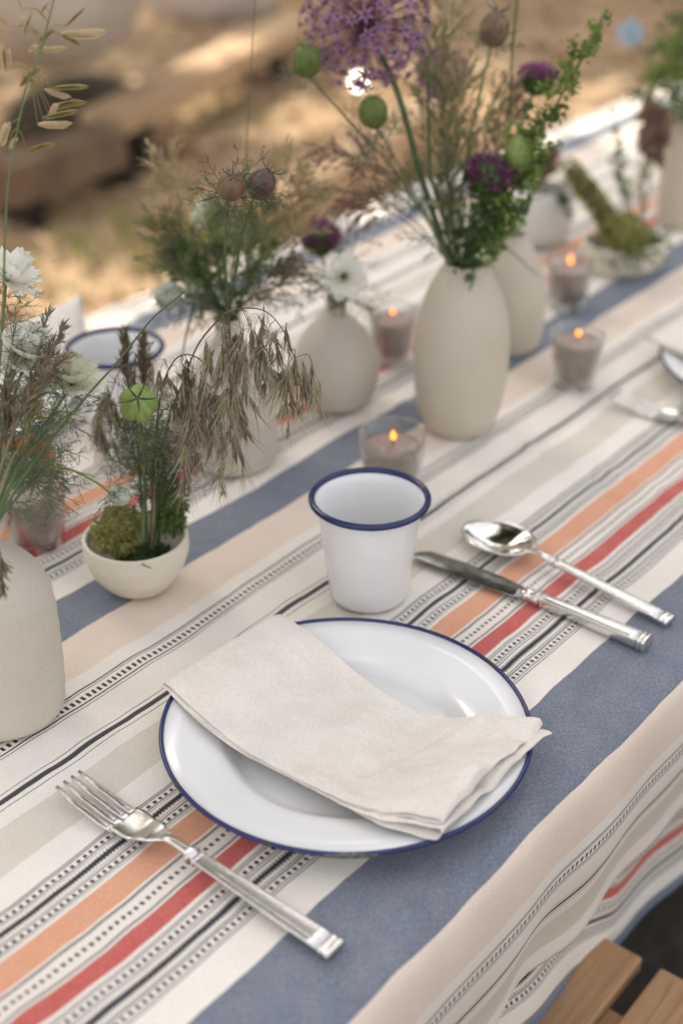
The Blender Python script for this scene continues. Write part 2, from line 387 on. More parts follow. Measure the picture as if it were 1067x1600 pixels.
    iscol = mth('MULTIPLY', mth('GREATER_THAN', w, .449), mth('LESS_THAN', w, .503)); fd = ramp(nt, [(.35, (0, 0, 0)), (.75, (1, 1, 1))]); Lk(nz(55, 5), fd.inputs[0])
    c = mix(mth('MULTIPLY', mth('MULTIPLY', fd.outputs[0], mth('MAXIMUM', iscol, isblue)), .09), c, (.62, .58, .53))
    c = mix(mth('MULTIPLY', mth('MULTIPLY', hr.outputs[0], iscol), .14), c, (.8, .62, .5))
    Lk(c, b.inputs['Base Color'])
    bp = N.new('ShaderNodeBump'); bp.inputs['Strength'].default_value = .55; bp.inputs['Distance'].default_value = .0008
    Lk(mth('ADD', hm, mth('MULTIPLY', nz(120, 3), .8)), bp.inputs['Height']); Lk(bp.outputs[0], b.inputs['Normal'])
    return m
M_cloth = cloth_material()
def ground_material():
    m = mat('dry_litter_ground', (.36, .235, .135), .95, bump=.9, bscale=26, dist=.03); nt = m.node_tree; N = nt.nodes; b = N['Principled BSDF']
    tc = N.new('ShaderNodeTexCoord')
    def nz(s, d):
        n = N.new('ShaderNodeTexNoise'); n.inputs['Scale'].default_value = s; n.inputs['Detail'].default_value = d; nt.links.new(tc.outputs['Object'], n.inputs['Vector']); return n.outputs['Fac']
    r = ramp(nt, [(.25, (.20, .125, .07)), (.45, (.36, .24, .14)), (.6, (.48, .34, .21)), (.8, (.40, .27, .15))]); nt.links.new(nz(5, 9), r.inputs[0])
    r2 = ramp(nt, [(.52, (0, 0, 0)), (.72, (.35, .35, .35))]); nt.links.new(nz(.9, 4), r2.inputs[0])
    mx = N.new('ShaderNodeMix'); mx.data_type = 'RGBA'; nt.links.new(r2.outputs[0], mx.inputs[0]); nt.links.new(r.outputs[0], mx.inputs[6]); mx.inputs[7].default_value = (.19, .19, .06, 1)
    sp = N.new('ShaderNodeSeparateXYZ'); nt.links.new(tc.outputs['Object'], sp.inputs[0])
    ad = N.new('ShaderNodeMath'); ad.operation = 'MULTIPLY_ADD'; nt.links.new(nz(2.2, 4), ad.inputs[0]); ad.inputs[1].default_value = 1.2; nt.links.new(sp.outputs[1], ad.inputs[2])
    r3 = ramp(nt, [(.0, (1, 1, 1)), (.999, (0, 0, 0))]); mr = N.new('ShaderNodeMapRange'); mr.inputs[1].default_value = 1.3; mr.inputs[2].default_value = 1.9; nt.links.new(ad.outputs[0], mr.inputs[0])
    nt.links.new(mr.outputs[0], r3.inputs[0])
    m4 = N.new('ShaderNodeMix'); m4.data_type = 'RGBA'; nt.links.new(r3.outputs[0], m4.inputs[0]); nt.links.new(mx.outputs[2], m4.inputs[6]); m4.inputs[7].default_value = (.035, .031, .025, 1)  # shade around table and chair painted into the ground colour
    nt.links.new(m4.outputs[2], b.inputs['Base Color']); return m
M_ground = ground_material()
M_chip = leafmat('dry_leaf', (.34, .21, .11), (.55, .39, .24), scale=2, tr=.15)
M_tuft = leafmat('grass_tuft', (.16, .20, .05), (.28, .28, .09), scale=3, tr=.35)

# ------------------------------------------------------------------ setting
def ground():
    mb = MB(); n = 90; vs, fs = [], []
    def sp(i): t = (i / n) * 2 - 1; return 120 * (abs(t)**3.2) * (1 if t > 0 else -1)
    for j in range(n + 1):
        for i in range(n + 1):
            x, y = sp(i) + 3, sp(j) + 3
            z = .05 * mnoise.noise((x*.6, y*.6, 3)) + .02 * mnoise.noise((x*2.5, y*2.5, 8)) - .01
            vs.append((x, y, z))
    for j in range(n):
        for i in range(n): a = j*(n+1)+i; fs.append((a, a+1, a+n+2, a+n+1))
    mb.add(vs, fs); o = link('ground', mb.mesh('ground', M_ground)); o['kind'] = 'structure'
ground()
def litter():
    r = random.Random(3); mb = MB()
    for i in range(5200):
        x, y = r.uniform(1.2, 7.5), r.uniform(1.3, 8.5)
        z = .05 * mnoise.noise((x*.6, y*.6, 3)) + .02 * mnoise.noise((x*2.5, y*2.5, 8)) + r.uniform(0, .03)
        a = r.uniform(0, 2*pi); d = Vector((cos(a), sin(a), r.uniform(-.4, .5)))
        mb.leaf((x, y, z), d, (r.uniform(-.5, .5), r.uniform(-.5, .5), 1), r.uniform(.05, .12), r.uniform(.02, .06), r.uniform(-.4, .4), .2, 2)
    o = link('leaf_litter', mb.mesh('leaf_litter', M_chip)); o['kind'] = 'stuff'
    mb = MB()
    for (cx, cy, _), s, n in (((2.604, 2.821, -0.000), .4, 240), ((2.882, 2.555, -0.000), .25, 300), ((3.710, 3.644, -0.000), .3, 60)):
        for i in range(n):
            x, y = r.gauss(cx, s*.5), r.gauss(cy, s*.5)
            mb.leaf((x, y, -.01), (r.uniform(-.5, .5), r.uniform(-.5, .5), 1), rv(1, r), r.uniform(.05, .13), .008, r.uniform(.1, .5), .1, 2)
    o = link('grass', mb.mesh('grass', M_tuft)); o['kind'] = 'stuff'
litter()

def tree(label, base, crown_pts, trunk_top, n_leaf_size, limbs, seed):
    r = random.Random(seed); t = Thing('shade_tree', label, 'tree', base)
    mb = MB(); b = Vector(base); top = Vector(trunk_top)
    mb.tube(curve([b - Vector((0, 0, .1)), b.lerp(top, .4) + rv(.12, r), top], 6), .2, .1, 10)
    for i in range(limbs):
        e = Vector(crown_pts[r.randrange(len(crown_pts))]); s0 = b.lerp(top, r.uniform(.6, 1))
        mb.tube(curve([s0, s0.lerp(e, .5) + Vector((0, 0, .25)), e], 5), .06, .012, 6)
    t.part('trunk', mb, M_bark)
    mb = MB()
    for p in crown_pts:
        s = n_leaf_size * r.uniform(.7, 1.35)
        mb.leaf(Vector(p), unit(r), (r.uniform(-.6, .6), r.uniform(-.6, .6), 1), s, s*.62, .2, .12, 2)
    t.part('crown', mb, M_crown)
def crown_over(xr, yr, zr, n, dens, seed, plane=.85):
    """leaf positions of an unseen crown, shaped by the shade wanted on the ground"""
    r = random.Random(seed); out = []
    while len(out) < n:
        x, y = r.uniform(*xr), r.uniform(*yr)
        if r.random() > dens(x, y): continue
        z = r.uniform(*zr); k = (z - plane) / SUN_DIR.z
        out.append((x + SUN_DIR.x*k, y + SUN_DIR.y*k, z))
    return out
def dens1(x, y):  # crown density shaped to shade the table and leave a sunny gap
    e = 1.16 + .14*mnoise.noise((x*2.2, 0, 5)) - (.52 if 1.85 < x < 2.4 else .10)*max(0, x - 1.6)
    k = max(0, min(1, (e - y)/.16 + .5)) * max(0, min(1, (2.75 + .25*mnoise.noise((y*3, 1, 2)) - x)/.3))
    return k
tree('broad leafy tree shading the table, its trunk beyond the far side', (-.5, 3.1, 0), crown_over((-1.6, 2.9), (-1.2, 1.35), (3.9, 5.4), 10500, dens1, 11), (.3, 3.0, 4.3), .15, 14, 5)
SHADE = [((2.997, 3.535, -0.000), .55), ((6.117, 3.090, -0.000), 1.0), ((4.246, 5.223, -0.000), .6), ((3.382, 2.726, -0.000), .4), ((5.442, 3.720, -0.000), .4)]
def dens2(x, y):
    for (cx, cy, _), q in SHADE:
        if math.hypot(x - cx, y - cy) < q*(1 + .4*mnoise.noise((x*2, y*2, 1))): return .8
    return 1 if mnoise.noise((x*.75+2, y*.75, 4)) + .35*mnoise.noise((x*2.3, y*2.3, 9)) > .34 else .03
tree('tall thin crowned tree dappling the ground behind the table', (3.0, 9.5, 0), crown_over((1.6, 8.5), (1.6, 8.5), (5.0, 6.6), 7500, dens2, 12, 0), (4.6, 8.6, 5.2), .2, 16, 6)

def timber(label, p0, p1, w, th, legs, wd=None, name='timber_bench'):
    wd = wd or M_tan
    p, q = Vector(p0), Vector(p1); d = q - p; L = d.length; d.normalize(); n = Vector((-d.y, d.x, 0)); ang = math.atan2(d.y, d.x)
    t = Thing(name, label, 'bench', (p.x, p.y, 0)); M = Matrix.Rotation(ang, 3, 'Z')
    for k in range(2):
        mb = MB(); mb.box(p + d*(L/2) + n*(w*(.25 + .5*k)) - Vector((0, 0, th/2)), (L, w/2 - .008, th), M)
        o = t.part('plank', mb, wd, smooth=False); bevel(o, .008)
    for f in legs:
        for g in (.15, .85):
            mb = MB(); q0 = p + d*f + n*(w*g); h = p.z - th + .004
            mb.box((q0.x, q0.y, h/2 - .03), (.045, .045, h + .06), M); t.part('leg', mb, M_blackmetal, smooth=False)
        mb = MB(); q0 = p + d*f + n*(w/2); mb.box((q0.x, q0.y, p.z - th - .03), (.04, w*.66, .045), M); t.part('crossbar', mb, M_blackmetal, smooth=False)
timber('long tan timber bench on black legs further from the table', (3.092, 3.330, 0.200), (5.154, 4.006, 0.200), .17, .075, (.12, 1.3, 2.4))
timber('short timber bench coloured as if in shade in front of the grey boulder', (2.545, 3.222, 0.180), (3.042, 3.272, 0.180), .16, .13, (.1, .5), M_shadewood)
def sleeper():
    p, q = Vector((2.930, 2.581, 0.140)), Vector((4.110, 2.828, 0.140)); d = q - p; ang = math.atan2(d.y, d.x); c = (p + q)/2
    t = Thing('timber_sleeper', 'weathered timber sleeper lying on the ground along the far side of the table', 'timber', (c.x, c.y, 0))
    mb = MB(); mb.box((c.x, c.y, .05), (d.length, .16, .18), Matrix.Rotation(ang, 3, 'Z')); o = t.part('beam', mb, M_tan, smooth=False); bevel(o, .015)
    for f in (-.38, .38):
        mb = MB(); e = c + d*f; mb.tube([(e.x, e.y, .13), (e.x, e.y, .148)], .014, .014, 8); t.part('bolt', mb, M_blackmetal, smooth=False)
sleeper()
def woods():
    r = random.Random(9); mb = MB()
    for i in range(9000):
        a = rad(r.uniform(-40, 150)); d = r.uniform(15, 24); h = 11*(r.random()**.8)*(1 + .25*mnoise.noise((a*5, d*.2, 1)))
        mb.leaf((d*cos(a), d*sin(a), h), unit(r), rv(1, r), r.uniform(.5, 1.1), r.uniform(.4, .8), .2, .15, 2)
    o = link('woods', mb.mesh('woods', M_crown)); o['kind'] = 'stuff'
woods()
def boulder(label, c, r3, seed, m):
    mb = MB(); mb.ell(c, *r3, nu=40, nv=24)
    vs = []
    for p in mb.v:
        p = Vector(p); d = (p - Vector(c)); k = 1 + .28*mnoise.noise(d*1.9 + Vector((seed, 0, 0))) + .09*mnoise.noise(d*6)
        vs.append(tuple(Vector(c) + d*k))
    mb.v = vs; o = link('boulder', mb.mesh('boulder', m, off=(c[0], c[1], 0), weld=True)); o.location = (c[0], c[1], 0)
    o['label'] = label; o['category'] = 'boulder'
_b = Vector((3.455, 3.826, -0.000)); boulder('added dark rock standing for the shadow under the large grey boulder', (_b.x - .1, _b.y + .05, .02), (.28, .20, .17), 3, M_shadowrock)  # rock added as the dark shadow below the boulder
_b = Vector((3.044, 3.544, 0.300)); boulder('large grey boulder above the added shadow rock beyond the timber benches', (_b.x + .18, _b.y + .22, .70), (.54, .40, .38), 1, M_rock)
boulder('small pale pinkish boulder beside the large grey one', (5.3, 4.95, .12), (.34, .3, .24), 6, M_rockp)
def post():
    t = Thing('wooden_post', 'short orange brown wooden post standing beyond the long bench', 'post', (4.780, 4.040, -0.000))
    p = t.loc; mb = MB(); mb.box((p.x, p.y, .28), (.13, .13, .7), Matrix.Rotation(.4, 3, 'Z')); o = t.part('shaft', mb, M_tan, smooth=False); bevel(o, .012)
    mb = MB(); mb.box((p.x, p.y, .645), (.15, .15, .03), Matrix.Rotation(.4, 3, 'Z')); t.part('cap', mb, M_tan, smooth=False)
post()
def glint_globe():
    c = Vector((2.707, 2.102, 0.556)); t = Thing('glint_globe', 'small glowing globe lamp on a thin stake beyond the table', 'highlight', (c.x, c.y, 0))  # glowing globe stands for a small bright glint; stake and socket added
    mb = MB(); mb.ell(c, .017, .017, .020, nu=20, nv=12); t.part('globe', mb, emit('glint_glow', (1, .95, .86), 3.2), weld=True)
    mb = MB(); mb.tube([(c.x, c.y, -.05), (c.x, c.y, c.z - .045)], .006, .006, 6); t.part('stake', mb, M_blackmetal)
    mb = MB(); mb.lathe([(0, -.05), (.008, -.05), (.010, -.026), (.008, -.016), (0, -.016)], 16, c); t.part('socket', mb, M_blackmetal)
glint_globe()

# table, chair
def table():
    t = Thing('trestle_table', 'long wooden table hidden under the striped tablecloth', 'table', (.7, .75, 0))
    for k in range(6):
        mb = MB(); y = .345 + .135*(k + .5); mb.box((.72, y, ZT - .02), (3.4, .131, .03)); t.part('plank', mb, M_under, smooth=False)
    for x in (-.7, 2.15):
        for y in (.46, 1.04):
            mb = MB(); mb.box((x, y, .355), (.07, .07, .71)); t.part('leg', mb, M_under, smooth=False)
        mb = MB(); mb.box((x, .75, .66), (.06, .5, .07)); t.part('crossbar', mb, M_under, smooth=False)
table()
def chair():
    t = Thing('slatted_chair', 'oiled wooden slatted chair pushed up to the near side of the table', 'chair', (.6, .15, 0))
    z = .452
    for k in range(6):
        y1 = .378 - k*.0685
        mb = MB(); mb.box((.603, y1 - .026, z - .0075), (.42, .052, .015)); o = t.part('slat', mb, M_slat, smooth=False); bevel(o, .0022, 2)
    for x in (.455, .75):
        mb = MB(); mb.box((x, .19, z - .033), (.024, .40, .032)); t.part('seat_rail', mb, M_slat, smooth=False)
        mb = MB(); mb.tube([(x, .34, 0), (x, .34, z - .03)], .015, .015, 8); t.part('leg', mb, M_slat)
        mb = MB(); mb.tube([(x, .02, 0), (x, -.06, z - .02), (x, -.13, .82)], .015, .014, 8); t.part('back_post', mb, M_slat)
    for zz in (.62, .70, .78):
        mb = MB(); mb.box((.603, -.085 - (zz - .45)*.13, zz), (.33, .014, .05)); o = t.part('back_slat', mb, M_slat, smooth=False); bevel(o, .002)
chair()

# tablecloth
def tablecloth():
    head = [(.358, 0), (.342, -.001), (.330, -.0055), (.322, -.016), (.3187, -.045), (.321, -.085), (.329, -.125), (.334, -.155)]
    def poly(pts):
        P = [(q.x, q.y) for q in curve([Vector((a_, b_, 0)) for a_, b_ in pts], 6)]; arc = [0]
        for a_, b_ in zip(P, P[1:]): arc.append(arc[-1] + math.hypot(b_[0]-a_[0], b_[1]-a_[1]))
        return P, arc
    tucked = poly(head + [(.3345, -.176), (.340, -.188), (.358, -.193), (.376, -.198), (.387, -.208), (.384, -.226), (.371, -.246), (.363, -.264), (.362, -.292), (.362, -.32)])
    loose = poly(head + [(.3350, -.180), (.338, -.203), (.344, -.228), (.351, -.254), (.357, -.285), (.360, -.32), (.361, -.36), (.362, -.40)])
    def along(pa, s):
        P, arc = pa; s = max(0, min(s, arc[-1] - 1e-6)); i = 0
        while arc[i+1] < s: i += 1
        f = (s - arc[i]) / (arc[i+1] - arc[i]); return P[i][0] + (P[i+1][0]-P[i][0])*f, P[i][1] + (P[i+1][1]-P[i][1])*f
    DROP = .364
    def drop(s, u):
        k = 1 - max(0, min(1, (u - .72)/.10)) * .75
        k *= .96 + .04*sin(u*9 + 1)
        a_, b_ = along(tucked, s), along(loose, s); return a_[0]*k + b_[0]*(1-k), a_[1]*k + b_[1]*(1-k)
    V0 = .358; vmin = V0 - DROP
    vs_list = [vmin + (V0 - vmin)*i/90 for i in range(90)] + [V0 + (1.16 - V0)*i/130 for i in range(131)] + [1.16 + .30*i/26 for i in range(1, 27)]
    us = []; x = -1.05
    while x < 2.44: us.append(x); x += .0085 if .1 < x < 1.5 else .02
    us += [2.44 + .3*i/20 for i in range(21)]
    creases = [(1.04, .0075, .009), (1.36, .006, .011), (.70, .003, .012), (.30, .003, .009), (1.72, .007, .014), (2.1, .006, .014), (-.2, .004, .01)]
    mb = MB(); uvs = []
    for v in vs_list:
        for u in us:
            x = u; zx = 0
            if u > 2.44: q = u - 2.44; x = 2.44 + .012*(1 - math.exp(-q/.01)) + .03*q; zx = -max(0, q - .008)
            if v < V0:
                s = V0 - v; y, z = drop(s, u); k = min(1, s/.2)
                wav = .0035*sin(u*23 + 1.2) + .0022*sin(u*51 + 3*v) + .003*sin(u*11.) + .006*math.exp(-((u - .64)/.03)**2)
                y += wav * k**1.5 - .002*k
                z += .004*k*sin(u*19 + .5) + .006*k*mnoise.noise((u*5, v*4, 2))
            elif v > 1.16:
                q = v - 1.16; y = 1.16 + .012*(1 - math.exp(-q/.01)) + .02*q + .012*sin(u*13)*min(1, q/.2); z = -max(0, q - .01)
            else: y, z = v, 0
            e = max(0, min(1, (v - .33)/.05))
            z0 = .0022*mnoise.noise((u*7, v*9, 0)) + .0014*mnoise.noise((u*19, v*23, 5)) + .0005*mnoise.noise((u*48, v*40, 8))
            for cx, a, w in creases:
                dd = (u - cx - .012*mnoise.noise((v*5, cx, 0)))/w; z0 += a*.5*math.exp(-dd*dd)*(.6 + .4*mnoise.noise((v*6, cx, 1)))
            z = min(z, zx) + z0*e + (0 if v > V0 else .0)
            mb.v.append((x, y, ZT + z - .0012)); uvs.append((u, v))
    nu = len(us)
    for j in range(len(vs_list) - 1):
        for i in range(nu - 1):
            a = j*nu + i; mb.f.append((a, a+1, a+nu+1, a+nu))
    me = mb.mesh('tablecloth', M_cloth); o = link('tablecloth', me)
    lay = me.uv_layers.new(name='weave')
    for l in me.loops: lay.data[l.index].uv = uvs[l.vertex_index]
    o['label'] = 'cream tablecloth with blue, orange, red and black woven stripes over the table'; o['category'] = 'tablecloth'
    # hem: rolled blue edge
    hb = MB(); hb.tube([mb.v[i] for i in range(nu)], .0016, .0016, 6)
    link('hem', hb.mesh('hem', mat('blue_hem', BLUE, .9, var=(.15, .19, .29), scale=400)), o)
tablecloth()

# ------------------------------------------------------------------ tableware
PC = Vector((.5875, .4635, ZT))
def plate(c, label, group=None):
    t = Thing('enamel_plate', label, 'plate', c, group)
    mb = MB(); mb.lathe([(r_*.97, z_) for r_, z_ in [(0, .0032), (.070, .0030), (.0735, .0036), (.078, .0062), (.084, .0125), (.088, .0148), (.094, .0160), (.110, .0185), (.1255, .0213),
                         (.1262, .0205), (.110, .0172), (.094, .0147), (.087, .0128), (.081, .0062), (.0745, .0014), (.069, .0012), (0, .0015)]], 128, c)
    t.part('dish', mb, M_enamel, weld=True)
    mb = MB(); n = 160; mb.tube([c + Vector((.1224*cos(2*pi*k/n), .1224*sin(2*pi*k/n), .0212)) for k in range(n + 1)], .00165, .00165, 8, cap=False); t.part('rim', mb, M_rim)
    mb = MB(); mb.tube([c + Vector((.1225*cos(a), .1225*sin(a), .0208)) for a in [rad(-150 + 1.5*k) for k in range(14)]], .0019, .0019, 8, rfun=lambda f: .0012 + .0009*sin(pi*f)**.5); t.part('worn_chip', mb, M_chipdark)
    return t
p1 = plate(PC, 'white enamel plate with navy rim in front of the white cup, under the nearest napkin', 'enamel plates')
p2 = copy_tree(p1.o, (1.328, .480, ZT), 'navy rimmed white plate cut off by the picture edge beside a blurred fork', )
p3 = copy_tree(p1.o, (.752, 1.085, ZT), 'blurred navy rimmed plate on the far side behind the white flowers')
def mug(c, label, group=None):
    t = Thing('enamel_cup', label, 'cup', c, group)
    mb = MB(); mb.lathe([(0, .0012), (.024, .0012), (.0262, 0), (.0285, .0006), (.0302, .003), (.0310, .007), (.0352, .042), (.0392, .074), (.0405, .080), (.0425, .0845), (.0440, .0862),
                         (.0432, .0868), (.0412, .0842), (.0396, .079), (.0382, .073), (.0342, .042), (.0300, .008), (.0285, .0035), (.026, .0026), (0, .0026)], 96, c)
    t.part('body', mb, M_enamel, weld=True)
    mb = MB(); n = 128; mb.tube([c + Vector((.0441*cos(2*pi*k/n),   .0441*sin(2*pi*k/n), .0867)) for k in range(n + 1)], .0026, .0026, 10, cap=False); t.part('rim', mb, M_navy)
    mb = MB(); mb.tube([c + Vector((.0441*cos(a), .0441*sin(a), .0868)) for a in [rad(-38 + 1.6*k) for k in range(9)]], .0026, .0026, 8, rfun=lambda f: .0018 + .00095*sin(pi*f)**.5); t.part('worn_chip', mb, M_chipdark)
    return t
m1 = mug(Vector((.747, .567, ZT)), 'white enamel cup with navy rim standing between plate and knife', 'enamel cups')
copy_tree(m1.o, (.824, .925, ZT), 'blurred enamel cup with navy rim across the table behind the green pod')

# napkin ---------------------------------------------------------------
def napkin(name, label):
    Lp = [Vector(p) for p in ((0.5406, 0.5865, 0.7760), (0.5258, 0.5198, 0.7720), (0.5271, 0.4524, 0.7670), (0.5246, 0.3982, 0.7700), (0.5373, 0.3548, 0.7800))]
    Rp = [Vector(p) for p in ((0.6543, 0.5790, 0.7760), (0.6424, 0.5103, 0.7720), (0.6325, 0.4439, 0.7670), (0.6378, 0.4045, 0.7700), (0.6598, 0.3608, 0.7780))]
    Lc, Rc = curve(Lp, 12), curve(Rp, 12)
    def at(C_, f):
        f = max(0, min(.9999, f)) * (len(C_) - 1); i = int(f); return C_[i].lerp(C_[i+1], f - i)
    def base_z(p):
        r = (Vector((p.x, p.y)) - Vector((PC.x, PC.y))).length
        well = max(0, min(1, (.098 - r)/.055)); well = well*well*(3 - 2*well)
        return .0232 - .0095*well - .006*max(0, (r - .128)/.02)
    path = []                                     # (s, layer height)
    def arcpts(s, h0, h1, sign, n=7, rr=.0022):
        for i in range(n + 1):
            a = -pi/2 + pi*i/n; path.append((s + sign*rr*cos(a), (h0+h1)/2 + (h1-h0)/2*sin(a)))
    n = 46
    path += [(.03 + (.998 - .03)*i/n, 2) for i in range(n)]; arcpts(1.0, 2, 3, 1, rr=.014)
    path += [(1.0 - 1.0*i/n, 3) for i in range(1, n)]; arcpts(0.005, 3, 0, -1, rr=.008)
    path += [(.005 + (.985 - .005)*i/n, 0) for i in range(1, n)]; arcpts(.99, 0, 1, 1, rr=.014)
    path += [(.985 - .95*i/n, 1) for i in range(1, n + 1)]
    nt_ = 40; mb = MB()
    for s, h in path:
        end = max(0, min(1.1, (s - .62)/.38)); end = end*end*(3 - 2*min(1, end))
        for j in range(nt_ + 1):
            tt = j / nt_; t2 = -.0 + tt
            lat = (-.028 if h < 1.6 else 0) * (1 - tt) * (.5 + .5*sin(s*9 + h)) + (.012*(h - 3)*end)*(1 - tt)
            p = at(Lc, s).lerp(at(Rc, s), t2 + lat)
            if s < 0 or s > 1:
                d = at(Lc, .99) - at(Lc, .94) if s > 1 else at(Lc, .06) - at(Lc, .01)
                d.normalize(); p = p + d*((s - 1)*.23 if s > 1 else s*.22)
            # lower layers poke out further at the loose end
            dn = (Lc[-1] - Lc[-6]).normalized(); p = p + dn*(end*((.0048 + .0055*tt*tt) if h < 1.6 else (.0012 if h < 2.6 else 0)))
            sp = .0011 + .0050*end*(.62 + .38*sin(tt*5 + .6)) + .0004*mnoise.noise((s*6, tt*3, 2))
            hh = h*sp
            hh *= 1 - .22*(abs(2*tt - 1)**6)
            z = base_z(p) + hh + .0016*(.5 + mnoise.noise((s*5, tt*3, 1)))*.8 + .0013*mnoise.noise((s*14, tt*7, 3)) + .0010*mnoise.noise((s*30 + tt*9, tt*22, 7)) + .0022*end*mnoise.noise((s*9 + 3, tt*10, 4)) + (.0022*end*sin(tt*9 + h*1.3) + .0010*end*sin(tt*21 + h*2))
            crease = math.exp(-((s - .80 - .05*tt)/.010)**2)*.0013 + .0012*math.exp(-((s - .43 + .10*tt)/.03)**2)*sin(tt*3.1) - .0013*math.exp(-((tt - .5 - .12*(s - .4))/.05)**2)*max(0, s - .25) + .0011*math.exp(-((s - .62 - .22*(tt - .3))/.018)**2)*(tt > .2) - .0010*math.exp(-((s - .66 - .22*(tt - .3))/.018)**2)*(tt > .2)
            z -= crease
            mb.v.append((p.x, p.y, ZT + z))
    w = nt_ + 1
    for i in range(len(path) - 1):
        for j in range(nt_): a = i*w + j; mb.f.append((a, a+1, a+w+1, a+w))
    t = Thing(name, label, 'napkin', PC + Vector((0, 0, .02)), 'folded linen napkins')
    o = t.part('folded_cloth', mb, M_linen); solid(o, .0007); subs(o, 1)
    # stitched hem line
    st = MB()
    for i in range(34):
        f0, f1 = .03 + .94*i/34, .03 + .94*(i + .55)/34
        q = []
        for f in (f0, f1):
            p = at(Lc, .905 - .02*f).lerp(at(Rc, .905), f); end = ((.9 - .72)/.28)**2; sp = .0011 + .0026*end*(.55 + .45*sin(f*5 + .6))
            q.append((p.x, p.y, ZT + base_z(p) + 3*sp*(1 - .35*(abs(2*f-1)**6)) + .0016*(.5 + mnoise.noise((.9*5, f*3, 1)))*.8 + .0011*mnoise.noise((.9*14, f*7, 3)) + .0016*end*sin(f*9 + 3.9) + .0003))
        st.tube(q, .00034, .00034, 4)
    o = t.part('stitching', st, M_linen)
    return t
n1 = napkin('linen_napkin', 'oat coloured linen napkin folded across the nearest plate')
copy_tree(n1.o, (1.331, .487, ZT + .02), 'pale folded napkin on the plate cut off by the picture edge')

def far_napkin():
    t = Thing('linen_napkin', 'white napkin standing in a soft peak on the far plate', 'napkin', (.86, 1.09, ZT), 'folded linen napkins'); mb = MB()
    n = 16
    for j in range(n + 1):
        for i in range(n + 1):
            a, b = i/n - .5, j/n - .5
            x = .83 + a*.20 + b*.10; y = 1.09 + b*.13
            z = .026 + .040*max(0, 1 - abs(b)*2.2)*(.7 + .3*a*2) + .004*mnoise.noise((a*6, b*6, 0))
            mb.v.append((x, y, ZT + z))
    for j in range(n):
        for i in range(n): a = j*(n+1)+i; mb.f.append((a, a+1, a+n+2, a+n+1))
    o = t.part('folded_cloth', mb, M_linen); solid(o, .002)
far_napkin()

# cutlery ---------------------------------------------------------------
def loft(mb, secs):
    """secs: list of (center, half width, half height, power)"""
    n = 16; vs, fs = [], []
    for c, hw, hh, pw in secs:
        for k in range(n):
            a = 2*pi*k/n; ca, sa = cos(a), sin(a)
            vs.append((c[0] + hw*math.copysign(abs(ca)**pw, ca), c[1], c[2] + hh*math.copysign(abs(sa)**pw, sa)))
    for i in range(len(secs) - 1):
        for k in range(n): k2 = (k+1) % n; fs.append((i*n+k, i*n+k2, (i+1)*n+k2, (i+1)*n+k))
    fs.append(tuple(range(n))[::-1]); fs.append(tuple((len(secs)-1)*n+k for k in range(n)))
    mb.add(vs, fs)
def handle_parts(t, x0, y0, L, zc, wide, hgt, rings=True):
    """handle running towards -y from y0, end block with reeded bands"""
    z = lambda f: zc[0] + (zc[1]-zc[0])*f
    mb = MB(); loft(mb, [((x0, y0 - L*f, ZT + z(f)), wide*(.62 + .38*f**.8), hgt*(.9 + .15*f), .3) for f in [0, .03, .1, .25, .4, .55, .7, .85, .93]])
    t.part('handle', mb, M_silver)
    for fs in ((-.018, .0), (.035, .05)):
        mb = MB(); loft(mb, [((x0, y0 - L*f, ZT + z(max(0, f))), wide*.84, hgt*1.3, .6) for f in fs]); o = t.part('collar', mb, M_silver); bevel(o, .0006)
    mb = MB(); loft(mb, [((x0, y0 - L*f, ZT + z(f)), wide*k, hgt*1.25*k2, .4) for f, k, k2 in ((.925, 1.02, .9), (.938, 1.07, .98), (.950, 1.07, .98), (.954, 1.0, .9), (.964, 1.0, .9), (.968, 1.08, .98), (.995, 1.08, .98), (1.0, 1.02, .86))])
    t.part('end_cap', mb, M_silver)
    for sx in (-1, 1):
        mb = MB(); mb.tube([(x0 + sx*wide*.45*(.62 + .38*f**.8), y0 - L*f, ZT + z(f) + hgt*(.9 + .15*f)*.97) for f in (.06, .3, .6, .92)], .00045, .00045, 5); t.part('reeding', mb, M_silver)
